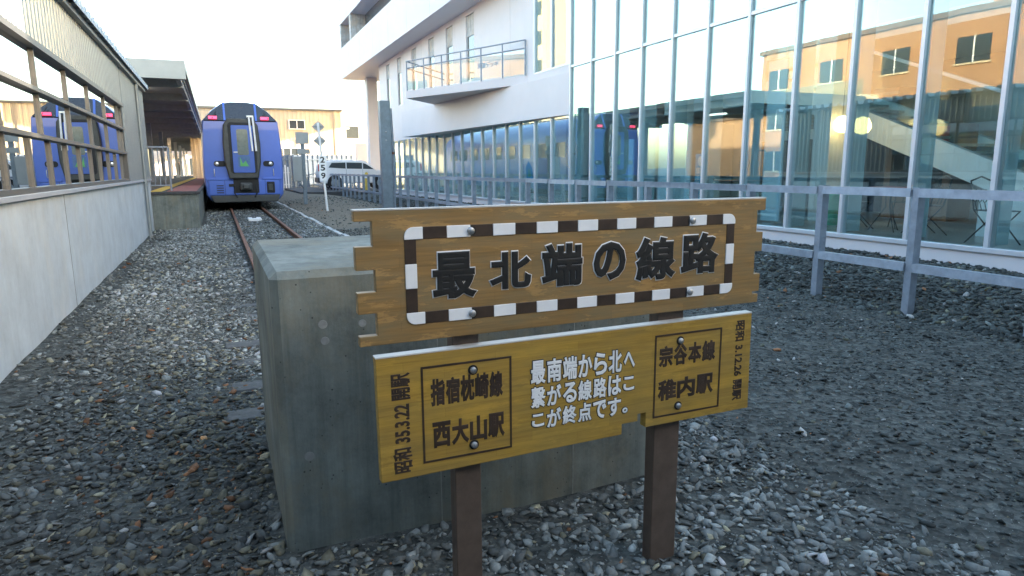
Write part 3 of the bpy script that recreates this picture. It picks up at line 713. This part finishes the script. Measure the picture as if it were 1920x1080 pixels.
# ------------------------------------------------------------------ things inside the hall
kio = thing('kiosk', 'shuttered kiosk with a white sign band behind the pendant lamps', 'kiosk', (14.5, 13, ZS))
MB().box(14.2, 16.5, 10.9, 14.9, ZS-.048, 2.2).build('counter_front', M_DARK, kio)
MB().box(14.15, 16.5, 10.6, 15.0, 2.2, 2.45).build('sign_band', M_WPAINT, kio)
sh = MB()
for i in range(8): sh.box(14.16, 14.2, 10.7, 14.9, 2.47+i*.09, 2.53+i*.09)
sh.build('shutter_slats', M_STEELC, kio)
MB().box(14.2, 16.5, 10.7, 14.9, 2.452, 3.25).build('shutter_box', M_BROWN, kio)
def side_letters(s, par, mat, x, y0, y1, z0, z1, bev=.02):   # lettering facing -X, reading from far to near
    t = MB(); letters(t, s, 0, y1-y0, 0, z1-z0, 0, .004, bev); o = t.build('lettering', mat, par)
    o.rotation_euler = (0, 0, -math.pi/2); o.location = (x, y1, z0); return o
side_letters('TION', kio, M_BLACK, 14.145, 10.75, 11.45, 2.25, 2.40); local(kio)
MB_ = MB
for i, (y, z) in enumerate(((9.42, 2.28), (8.98, 2.23))):
    l = thing('pendant_lamp', ('round glowing pendant lamp left of the mullion', 'round glowing pendant lamp right of the mullion')[i], 'pendant lamp', (11, y, z), 'pendant lamps in the hall')
    MB().lathe([(.02, .17), (.10, .14), (.15, .04), (.155, -.04), (.11, -.12), (.03, -.15)], (0, 0, 0), 18).build('globe', M_LAMP, l)
    MB().tube([(0, 0, .17), (0, 0, 1.7)], .006, 6).build('cord', M_BLACK, l)
vm = thing('vending_cabinet', 'dark red cabinet standing behind the cafe chairs', 'cabinet', (13.2, 9.2, ZS))
MB().box(12.9, 13.6, 8.5, 9.9, ZS-.048, 2.3).build('body', M_BROWN, vm); MB().box(12.88, 12.9, 8.6, 9.8, 1.9, 2.25).build('red_header', M_RED, vm); MB().box(12.885, 12.9, 8.65, 9.75, .9, 1.85).build('glass_front', M_WIN, vm); local(vm)
gbn = thing('green_bin', 'green plastic bin on the hall floor', 'bin', (10.4, 9.05, ZS))
MB().lathe([(.17, -.048), (.21, .50), (.215, .54), (.20, .54)], (0, 0, 0), 20).build('bin_body', M_GREEN, gbn); MB().lathe([(.22, .541), (.2, .58), (.02, .6)], (0, 0, 0), 20).build('lid', M_GREEN, gbn)
cnt = thing('white_counter', 'white counter desk inside the right end of the hall', 'counter', (10.9, 6.1, ZS))
MB().box(10.6, 11.3, 5.2, 6.5, ZS-.048, 1.08).build('desk_body', M_STAIR, cnt); MB().box(10.55, 11.35, 5.15, 6.55, 1.083, 1.12).build('desk_top', M_ALU, cnt); local(cnt)
def bistro_table(y, x, label):
    t = thing('bistro_table', label, 'table', (x, y, ZS-.05), 'cafe tables by the glass')
    MB().lathe([(.30, .70), (.31, .715), (.30, .73)], (0, 0, 0), 24).build('tabletop', M_RED if 'red' in label else M_TGREY, t)
    for a in range(3):
        c, s = math.cos(a*2.094), math.sin(a*2.094); MB().tube([(c*.05, s*.05, .70), (c*.04, s*.04, .4), (c*.28, s*.28, 0)], .010, 8).build('leg', M_BLACK, t)
    return t
def fold_chair(x, y, rz, label):
    t = thing('folding_chair', label, 'chair', (x, y, ZS-.05), 'cafe chairs by the glass'); t.rotation_euler = (0, 0, rz)
    for s in (-1, 1):
        MB().tube([(s*.2, -.25, 0), (s*.2, .16, .46), (s*.2, .24, .86)], .010, 8).build('leg', M_BLACK, t)
        MB().tube([(s*.18, .26, 0), (s*.18, -.2, .45)], .010, 8).build('leg', M_BLACK, t)
    sl = MB()
    for i in range(5): sl.box(-.2, .2, -.20+i*.075, -.15+i*.075, .45, .465)
    sl.build('seat', M_BLACK, t)
    bk_ = MB().tube([(-.2, .24, .86), (0, .25, .92), (.2, .24, .86)], .012, 8)
    for k in (-.09, 0, .09):
        bk_.tube([(k+.045*math.cos(q), .235-.0, .66+.085*math.sin(q)) for q in np.linspace(0, 6.28, 13)], .006, 6); bk_.tube([(k, .2, .47), (k, .235, .575)], .006, 6)
    bk_.build('backrest', M_BLACK, t); return t
bistro_table(7.7, 10.2, 'round red bistro table behind the fence post'); bistro_table(5.1, 10.0, 'round dark bistro table near the white counter')
fold_chair(10.25, 8.35, .9, 'black folding chair left of the red bistro table'); fold_chair(10.2, 7.05, -2.1, 'black folding chair right of the red bistro table'); fold_chair(9.75, 5.75, 1.2, 'black scroll-back chair beside the white counter'); fold_chair(10.9, 7.9, 2.4, 'black folding chair behind the red bistro table')
for y0, y1, z0, z1, lab in ((14.15, 15.15, .5, 2.2, 'tall pale blue poster panel behind the glass'), (11.95, 13.1, .5, 2.45, 'wide pale blue panel nearest the tourist sign'), (9.35, 9.8, .5, 3.4, 'narrow tall pale blue panel left of the pendant lamps'),
                             (16.75, 17.5, .5, 2.4, 'pale blue panel just under the white wall panel')):
    b_ = thing('poster_panel', lab, 'panel', (9.5, (y0+y1)/2, ZS), 'pale panels behind the glass')
    MB().box(9.46, 9.50, y0, y1, z0, z1).build('board', M_BLIND, b_, .01); MB().box(9.42, 9.8, y0+.1, y1-.1, ZS-.048, ZS-.02).build('foot', M_ALU, b_); local(b_)
bn = thing('display_banner', 'white upright banner with blue and green shapes behind the glass', 'banner', (9.7, 20.6, ZS))
MB().box(9.68, 9.70, 20.15, 21.05, .52, 2.45).build('sheet', M_WPAINT, bn); MB().box(9.55, 9.85, 20.1, 21.1, ZS-.048, .515).build('stand', M_ALU, bn)
bl = MB().prism([(20.3+.2*0, 1.2), (20.45, 1.55), (20.7, 1.75), (20.9, 1.55), (20.85, 1.2), (20.6, 1.05)], 0, 9.672, 9.68).build('blue_shape', M_INFO, bn)
MB().prism([(20.5, 1.25), (20.55, 1.5), (20.75, 1.45), (20.72, 1.2)], 0, 9.668, 9.673).build('green_shape', M_GREEN, bn)
side_letters('わっかない', bn, M_TGREY, 9.677, 20.3, 20.95, .68, .80, .01); local(bn)
ts = thing('tourist_sign', 'upright cyan tourist information sign inside the glass', 'sign', (9.6, 12.2, ZS))
MB().box(9.58, 9.62, 12.05, 12.40, ZS-.048, 1.78).build('sign_board', M_INFO, ts, .01)
MB().lathe([(.10, 0), (.10, -.004), (.088, -.004), (.088, -.001)], (9.579, 12.22, 1.63), 24, 0).build('ring', M_WPAINT, ts)
side_letters('i', ts, M_WPAINT, 9.577, 12.205, 12.235, 1.57, 1.69)
def side_vertical(s, par, y0, y1, z0, z1):
    t = MB(); letters(t, s, 0, y1-y0, 0, z1-z0, 0, .004, .02, rot=-90); o = t.build('lettering', M_WPAINT, par); o.rotation_euler = (0, 0, -math.pi/2); o.location = (9.577, y1, z0)
side_vertical('TOURIST INFORMATION', ts, 12.10, 12.19, .6, 1.5); side_vertical('観光案内所', ts, 12.23, 12.36, .8, 1.5); local(ts); ts.location = (9.46, 11.55, ZS)

# ------------------------------------------------------------------ trackside objects
km = thing('kilometre_post', 'leaning white post with two diamond plates and the number 259', 'railway post', (3.42, 23.5, .1))
a, b = Vector((3.42, 23.5, float(h(3.42, 23.5))-.2)), Vector((3.25, 23.5, 3.05))
MB().tube([a, b], .038, 12).build('pole', M_WPAINT, km)
for z in (2.92, 2.46):
    t_ = (z-a.z)/(b.z-a.z); x = a.x+(b.x-a.x)*t_
    dp = MB().prism([(x-.21, z), (x, z+.20), (x+.21, z), (x, z-.20)], 1, 23.53, 23.545).build('diamond_plate', M_STEELC, km)
    MB().tube([(x-.2, 23.525, z), (x+.2, 23.525, z)], .012, 6).build('brace', M_MAST, dp)
x = 3.325
MB().box(x-.12, x+.12, 23.44, 23.455, 1.15, 1.98).build('number_plate', M_WPAINT, km)
nl = MB()
for i, ch in enumerate('259'): letters(nl, ch, x-.075, x+.075, 1.74-i*.265, 1.94-i*.265, 23.441, .004, .03)
nl.build('number_lettering', M_BLACK, km); local(km)
rl = thing('relay_post', 'grey steel post carrying a pale relay box and a lamp head', 'equipment post', (3.3, 29, .1))
MB().box(3.28, 3.42, 28.95, 29.1, -.1, 3.0).build('post', M_MAST, rl); MB().box(2.88, 3.27, 28.8, 29.05, 1.05, 2.05).build('relay_box', M_STEELC, rl, .02)
MB().box(3.08, 3.60, 28.9, 28.94, 2.55, 3.02).build('plate', M_STEELC, rl); MB().tube([(3.15, 28.9, .95), (3.32, 28.95, .75)], .03).build('bracket', M_MAST, rl)
MB().box(3.12, 3.62, 28.92, 28.945, 2.15, 2.35).build('lower_plate', M_STEELC, rl); local(rl)
ms = thing('steel_mast', 'cut-off dark steel H-section mast with a pipe beside the fence', 'mast', (5.3, 22.5, .1))
hh = MB().box(5.08, 5.11, 22.3, 22.6, -.1, 3.72).box(5.39, 5.42, 22.3, 22.6, -.1, 3.72).box(5.11, 5.39, 22.31, 22.34, -.1, 3.72); hh.build('h_section', M_MAST, ms)
for z in (2.45, 2.72): MB().lathe([(.03, 0), (.03, -.02), (.001, -.025)], (5.25, 22.308, z), 12, 1).build('bolt', M_BOLT, ms)
MB().tube([(5.53, 22.6, -.1), (5.53, 22.6, 2.55), (5.50, 22.6, 3.5)], .045).build('pipe', M_GALV, ms)
MB().tube([(5.53, 22.6, 2.0), (5.53, 22.6, 2.08)], .06).build('pipe_collar', M_RUST, ms); local(ms)

# ------------------------------------------------------------------ far buildings
def ribs(x0, x1, y, z0, z1, step, d): 
    m = MB(); n = int((x1-x0)/step); pr = []
    for i in range(n):
        a = x0+i*(x1-x0)/n; w = (x1-x0)/n; pr += [(a, y), (a+w*.5, y), (a+w*.6, y-d), (a+w*.9, y-d)]
    pr.append((x1, y)); k = len(pr)
    m.add([(p[0], p[1], z0) for p in pr]+[(p[0], p[1], z1) for p in pr], [(i, i+1, k+i+1, k+i) for i in range(k-1)]); return m
bw = thing('beige_warehouse', 'beige ribbed metal warehouse lit by the low sun behind the train', 'building', (5, 58, 0))
ribs(-1.5, 9.4, 55, -.1, 6.02, .32, .014).build('front_wall', M_BEIGE, bw); MB().box(-1.5, 9.4, 55.02, 66, -.1, 6.0).build('wall', M_BEIGE, bw)
MB().box(-1.6, 9.5, 54.85, 66.1, 6.02, 6.16).build('roof', M_WINFR, bw)
for x0, x1, z0, z1 in ((5.45, 6.6, 4.65, 5.25), (4.35, 6.55, 2.55, 3.15)):
    w_ = MB().box(x0, x1, 54.90, 54.97, z0, z1).build('window', M_WIN, bw)
    f_ = MB().box(x0-.05, x1+.05, 54.86, 54.95, z1, z1+.06).box(x0-.05, x1+.05, 54.86, 54.95, z0-.06, z0)
    for q in np.linspace(x0, x1, 3 if x1-x0 < 1.5 else 5): f_.box(q-.03, q+.03, 54.87, 54.95, z0, z1)
    f_.build('frame', M_WPAINT, w_)
dp_ = MB().tube([(8.9, 54.88, 0), (8.9, 54.88, 6)], .05); dp_.build('downpipe', M_BEIGE, bw)
pipe_ = MB().tube([(2.6, 54.8, 3.9), (2.6, 54.8, 6.0)], .04).build('conduit', M_WPAINT, bw)
local(bw)
wh_ = thing('pale_annex', 'pale plastered annex between the warehouse and the glass building', 'building', (13, 63, 0))
MB().box(9.6, 22, 60, 70, -.1, 6.4).build('wall', M_CREAM, wh_); MB().box(9.5, 22.1, 59.9, 70.1, 6.4, 6.55).build('roof', M_CONC2, wh_)
for x in (10.6, 12.6): MB().box(x, x+1.1, 59.95, 60.0, 4.2, 5.2).build('window', M_WIN, wh_)
local(wh_)
bf = thing('slat_fence', 'blue-grey metal slat fence behind the white car', 'fence', (6.5, 50, 0))
ribs(4.2, 9.3, 50, .3, 2.55, .34, .07).build('panel', M_SLATE, bf)
MB().box(4.2, 9.3, 49.88, 49.925, 2.2, 2.28).box(4.2, 9.3, 49.88, 49.925, 1.0, 1.08).build('rail', M_SLATE, bf)
for i in range(7): MB().box(4.2+i*.85, 4.28+i*.85, 50.01, 50.1, 0, 2.62).build('post', M_SLATE, bf)
local(bf)
wc = thing('white_pillar_panel', 'plain white panel wall standing by the car park', 'panel wall', (9.4, 46, 0))
MB().box(8.75, 9.7, 46, 46.3, .2, 3.25).build('panel', M_WHITE, wc, .01); MB().box(8.7, 9.75, 45.95, 46.35, .1, .26).build('base', M_CONC2, wc); local(wc)
sb_ = thing('striped_barrier', 'row of white pickets beside the track end of the warehouse', 'fence', (4, 48, 0))
for i in range(9): MB().box(3.1+i*.17, 3.19+i*.17, 48, 48.04, 0, 1.75+.1*math.sin(i*2)).build('picket', M_WPAINT, sb_)
MB().box(3.05, 4.6, 48.045, 48.09, .5, .58).box(3.05, 4.6, 48.045, 48.09, 1.3, 1.38).build('rail', M_CONC2, sb_); local(sb_)
up_ = thing('utility_pole', 'thin utility pole rising behind the warehouse roof', 'utility pole', (4.5, 68, 0))
MB().tube([(4.5, 68, 0), (4.5, 68, 8.6)], .13, 10, .08).build('pole', M_CONC2, up_); MB().box(4.1, 4.9, 67.95, 68.05, 7.9, 8.0).build('crossarm', M_MAST, up_)
for x in (4.15, 4.85): MB().lathe([(.05, 8.0), (.06, 8.08), (.03, 8.16)], (x, 68, 0), 10).build('insulator', M_WPAINT, up_)
local(up_)
lp = thing('white_lamp_post', 'white lamp post in the car park before the pale annex', 'lamp post', (9.3, 53, 0))
MB().tube([(9.15, 52, .2), (9.15, 52, 4.5)], .06, 10).build('pole', M_WPAINT, lp); MB().box(8.85, 9.45, 51.9, 52.1, 4.5, 4.62).build('lamp_head', M_WPAINT, lp, .03); local(lp)
hotel = thing('orange_building', 'orange rendered building mirrored in the glass wall', 'building', (-26, 30, 0))
MB().box(-34, -20, 17, 40, -.2, 9.6).build('wall', M_ORANGE, hotel); MB().box(-34.2, -19.8, 16.8, 40.2, 9.6, 9.9).build('roof', M_BROWN, hotel)
MB().box(-30, -20, 40.2, 48.5, -.2, 5.2).build('low_wing', M_ORANGE, hotel); MB().box(-30.2, -19.8, 40.21, 48.7, 5.2, 5.45).build('low_roof', M_BROWN, hotel); MB().box(-32, -22, 19, 25, 9.9, 15).build('tower', M_ORANGE, hotel)
for i in range(5):
    for z in (1.2, 4.2, 7.0): 
        q = MB().box(-20, -19.95, 19+i*4.6, 20.8+i*4.6, z, z+1.4).build('window', M_WIN, hotel)
        MB().box(-19.96, -19.93, 19.86+i*4.6, 19.94+i*4.6, z, z+1.4).build('frame', M_WPAINT, q); MB().box(-19.97, -19.9, 18.9+i*4.6, 20.9+i*4.6, z-.1, z-.002).build('sill', M_CREAM, q)
MB().box(-20, -18.4, 30, 41, 5.6, 5.85).build('balcony', M_CREAM, hotel); MB().box(-18.5, -18.4, 30, 41, 5.85, 6.75).build('balcony_glass', M_BALG, hotel); local(hotel)
tw = thing('cream_tower', 'tall cream apartment block mirrored in the upper panes', 'building', (-30, 82, 0))
MB().box(-27, -24, 84, 97, -.2, 34).build('wall', M_CREAM, tw); MB().box(-27.2, -23.8, 83.8, 97.2, 34, 34.5).build('roof', M_CONC2, tw)
for i in range(3):
    for j in range(8): MB().box(-24, -23.94, 85.5+i*4.2, 87+i*4.2, 3+j*3.8, 4.8+j*3.8).build('window', M_WIN, tw)
local(tw)

# ------------------------------------------------------------------ white SUV
car = thing('white_suv', 'white off-road car parked beyond the fence with a red tail light', 'car', (7.9, 43, .3))
CY0, CY1 = 42.1, 43.9
side = [(-2.3, .45), (-2.32, .95), (-2.28, 1.25), (-2.15, 1.62), (-2.0, 1.72), (-1.4, 1.78), (.3, 1.76), (.55, 1.68), (1.15, 1.22), (2.0, 1.08), (2.25, .95), (2.3, .5), (1.9, .38), (-2.1, .38)]
cx0 = 8.05; zo = .30
MB().prism([(cx0+x, z+zo) for x, z in side], 1, CY0, CY1).build('body', M_CARW, car, .09, 3)
def cpan(name, pts, mat): return MB().prism([(cx0+x, z+zo) for x, z in pts], 1, CY0-.006, CY0+.02).build(name, mat, car)
cpan('rear_side_window', [(-1.75, 1.34), (-1.55, 1.62), (-.72, 1.64), (-.72, 1.27)], M_WIN)
cpan('door_window', [(-.66, 1.27), (-.66, 1.64), (.28, 1.62), (.28, 1.25)], M_WIN)
cpan('front_window', [(.34, 1.25), (.34, 1.60), (.5, 1.56), (1.02, 1.23)], M_WIN)
MB().box(cx0-2.34, cx0-2.05, CY0-.012, CY0+.2, 1.12+zo, 1.55+zo).build('tail_light', plain('lamp_red', (.55, .03, .03), .25), car, .02)
for x in (-.7, .31): MB().box(cx0+x, cx0+x+.012, CY0-.003, CY0+.01, .5+zo, 1.25+zo).build('door_gap', M_DARK, car)
for x in (-.45, .5): MB().box(cx0+x, cx0+x+.16, CY0-.03, CY0, 1.08+zo, 1.12+zo).build('door_handle', M_CARW, car, .008)
for x in (-1.4, 1.4):
    for yy, s in ((CY0+.08, -1), (CY1-.08, 1)):
        wl_ = MB().lathe([(.39, -.12), (.40, -.08), (.40, .08), (.39, .12)], (cx0+x, yy, .40+.3), 24, 1).build('wheel', M_TYRE, car)
        MB().lathe([(.25, -.125*1), (.24, -.13), (.02, -.14)], (cx0+x, yy, .70), 20, 1).build('rim', M_STEELC, wl_)
    MB().lathe([(.46, 0), (.46, -.004)], (cx0+x, CY0+.0, .72), 24, 1).build('wheel_arch', M_DARK, car)
MB().box(cx0-2.38, cx0-2.26, CY0+.05, CY1-.05, .45+zo, .75+zo).build('bumper', M_TGREY, car, .04); local(car)
yb = thing('yellow_bollard', 'yellow bollard between the fence posts and the white car', 'bollard', (8.25, 40.5, .3))
MB().lathe([(.11, -.0), (.11, .95), (.08, 1.03), (.01, 1.05)], (0, 0, 0), 16).build('bollard_body', M_YEL, yb); MB().lathe([(.113, .7), (.113, .8)], (0, 0, 0), 16).build('reflective_band', M_WPAINT, yb)

# ------------------------------------------------------------------ bare tree beyond the platform
tree = thing('bare_tree', 'leafless tree with fine branches beyond the platform canopy', 'tree', (-2.6, 112, 0))
tk, cw = MB(), MB()
def grow(p, d, L, r, lvl):
    q = p+d*L; (tk if lvl < 2 else cw).tube([p, (p+q)/2+Vector((random.uniform(-.1, .1),)*3)*L*.3, q], r, 6 if lvl < 2 else 4, r*.65)
    if lvl >= 5: return
    for _ in range(3 if lvl else 5):
        nd = (d+Vector((random.uniform(-1, 1), random.uniform(-1, 1), random.uniform(-.25, .8)))*.75).normalized(); grow(q, nd, L*random.uniform(.6, .8), r*.6, lvl+1)
grow(Vector((-2.6, 112, 0)), Vector((0, 0, 1)), 3.2, .28, 0)
tk.build('trunk', M_BARK, tree); cw.build('crown', M_BARK, tree); local(tree)

# ------------------------------------------------------------------ ballast: every stone a small angular rock, one mesh
def rocks():
    out = []
    for k in range(12):
        bm = bmesh.new(); bmesh.ops.create_icosphere(bm, subdivisions=1, radius=1)
        v = np.array([p.co for p in bm.verts]); f = np.array([[q.index for q in t.verts] for t in bm.faces]); bm.free()
        v *= rng.uniform(.5, 1.25, (len(v), 1)); v *= np.array([1.0, rng.uniform(.55, .85), rng.uniform(.26, .5)])
        out.append((v, f))
    return out
RK = rocks()
def scatter(x0, x1, y0, y1, per, smin, smax, keep=None):
    n = int((x1-x0)*(y1-y0)*per); p = np.stack([rng.uniform(x0, x1, n), rng.uniform(y0, y1, n)], 1)
    s = smin+(smax-smin)*rng.random(n)**2.2
    ok = ~((p[:, 0] > .13) & (p[:, 0] < 1.92) & (p[:, 1] > 2.53) & (p[:, 1] < 3.89))
    ok &= (np.abs(p[:, 0]-.435) > .07) & (np.abs(p[:, 0]-1.535) > .07) | (p[:, 1] < 3.9)
    sl = (p[:, 1] > 4.1) & (np.abs((p[:, 1]-4.3+.31) % .62-.31) < .105) & (p[:, 0] > -.05) & (p[:, 0] < 2.02)
    ok &= ~(sl & (rng.random(n) < .62))
    az = np.degrees(np.arctan2(p[:, 0], p[:, 1])); ok &= (az > -22) & (az < 72)
    if keep is not None: ok &= keep(p)
    return p[ok], s[ok]
lft = lambda p: rng.random(len(p)) < np.where(p[:, 0] < -1.25, .35, 1)
# darker fine patch along the wall and near the camera, coarser ballast towards the track
sets = [scatter(-1.53, 2.6, .8, 9, 950, .009, .040, lft), scatter(-1.53, 2.6, 9, 20, 420, .022, .050, lft), scatter(-.4, 2.5, 20, 40, 90, .035, .06),
        scatter(-.9, 6.4, .8, 9, 520, .006, .022), scatter(1.0, 6.4, .8, 12, 75, .014, .042), scatter(6.2, 8.97, 1.5, 14, 330, .028, .062), scatter(6.2, 8.97, 14, 36, 60, .03, .06), scatter(2.6, 6.4, 9, 17, 220, .014, .04), scatter(2.6, 6.4, 17, 34, 22, .012, .05)]
p = np.concatenate([a for a, _ in sets]); s = np.concatenate([b for _, b in sets]); n = len(p)
kind = rng.integers(0, len(RK), n)
ang = rng.uniform(0, 6.283, n); tx, ty = rng.normal(0, .30, n), rng.normal(0, .30, n)
z = h(p[:, 0], p[:, 1])
ns = np.sin(p[:, 0]*2.3+1.0)*np.sin(p[:, 1]*1.3+p[:, 0])
# stone colours: blue-grey slate ballast, paler left field, rust-stained by the track
g_ = rng.lognormal(0, .42, n)
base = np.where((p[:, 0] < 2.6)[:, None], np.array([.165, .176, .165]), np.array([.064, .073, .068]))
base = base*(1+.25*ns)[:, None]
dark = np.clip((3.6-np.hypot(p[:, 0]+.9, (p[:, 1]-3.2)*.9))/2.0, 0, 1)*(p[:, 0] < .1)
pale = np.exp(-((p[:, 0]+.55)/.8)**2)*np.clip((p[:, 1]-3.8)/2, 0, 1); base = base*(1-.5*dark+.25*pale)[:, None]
warm = (np.exp(-((p[:, 0]+.15)/.6)**2)*np.exp(-((p[:, 1]-4.0)/2.0)**2))
isr = rng.random(n) < (.006+.07*warm); ist = rng.random(n) < (.05+.45*warm); isw = rng.random(n) < .016
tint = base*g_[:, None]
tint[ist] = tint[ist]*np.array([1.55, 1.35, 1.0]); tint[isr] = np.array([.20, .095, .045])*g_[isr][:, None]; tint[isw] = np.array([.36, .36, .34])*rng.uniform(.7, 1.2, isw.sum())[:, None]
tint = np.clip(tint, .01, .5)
VV, FF, TT = [], [], []; off = 0
for k in range(len(RK)):
    i = np.nonzero(kind == k)[0]; v, f = RK[k]
    q = v[None]*s[i][:, None, None]
    c, d = np.cos(ang[i])[:, None], np.sin(ang[i])[:, None]
    x_, y_, z_ = q[..., 0], q[..., 1], q[..., 2]
    z_ = z_+x_*tx[i][:, None]+y_*ty[i][:, None]
    w = np.stack([x_*c-y_*d+p[i, 0][:, None], x_*d+y_*c+p[i, 1][:, None], z_+z[i][:, None]+(s[i]*.18)[:, None]], 2)
    VV.append(w.reshape(-1, 3)); nv = len(v)
    FF.append((f[None]+(off+np.arange(len(i))*nv)[:, None, None]).reshape(-1, 3)); TT.append(np.repeat(tint[i], nv, 0)); off += len(i)*nv
VV = np.concatenate(VV).astype(np.float32); FF = np.concatenate(FF).astype(np.int32); TT = np.concatenate(TT)
me = bpy.data.meshes.new('gravel'); me.vertices.add(len(VV)); me.loops.add(FF.size); me.polygons.add(len(FF))
me.vertices.foreach_set('co', VV.ravel()); me.loops.foreach_set('vertex_index', FF.ravel())
me.polygons.foreach_set('loop_start', np.arange(0, FF.size, 3, dtype=np.int32)); me.update(calc_edges=True)
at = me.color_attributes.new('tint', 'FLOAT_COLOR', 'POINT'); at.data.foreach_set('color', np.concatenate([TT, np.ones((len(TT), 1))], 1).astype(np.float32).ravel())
me.materials.append(M_STONE); go = bpy.data.objects.new('gravel', me); COL.objects.link(go)
tag(go, 'loose grey ballast stones covering the yard', 'gravel', None, 'stuff')
print('stones', n)
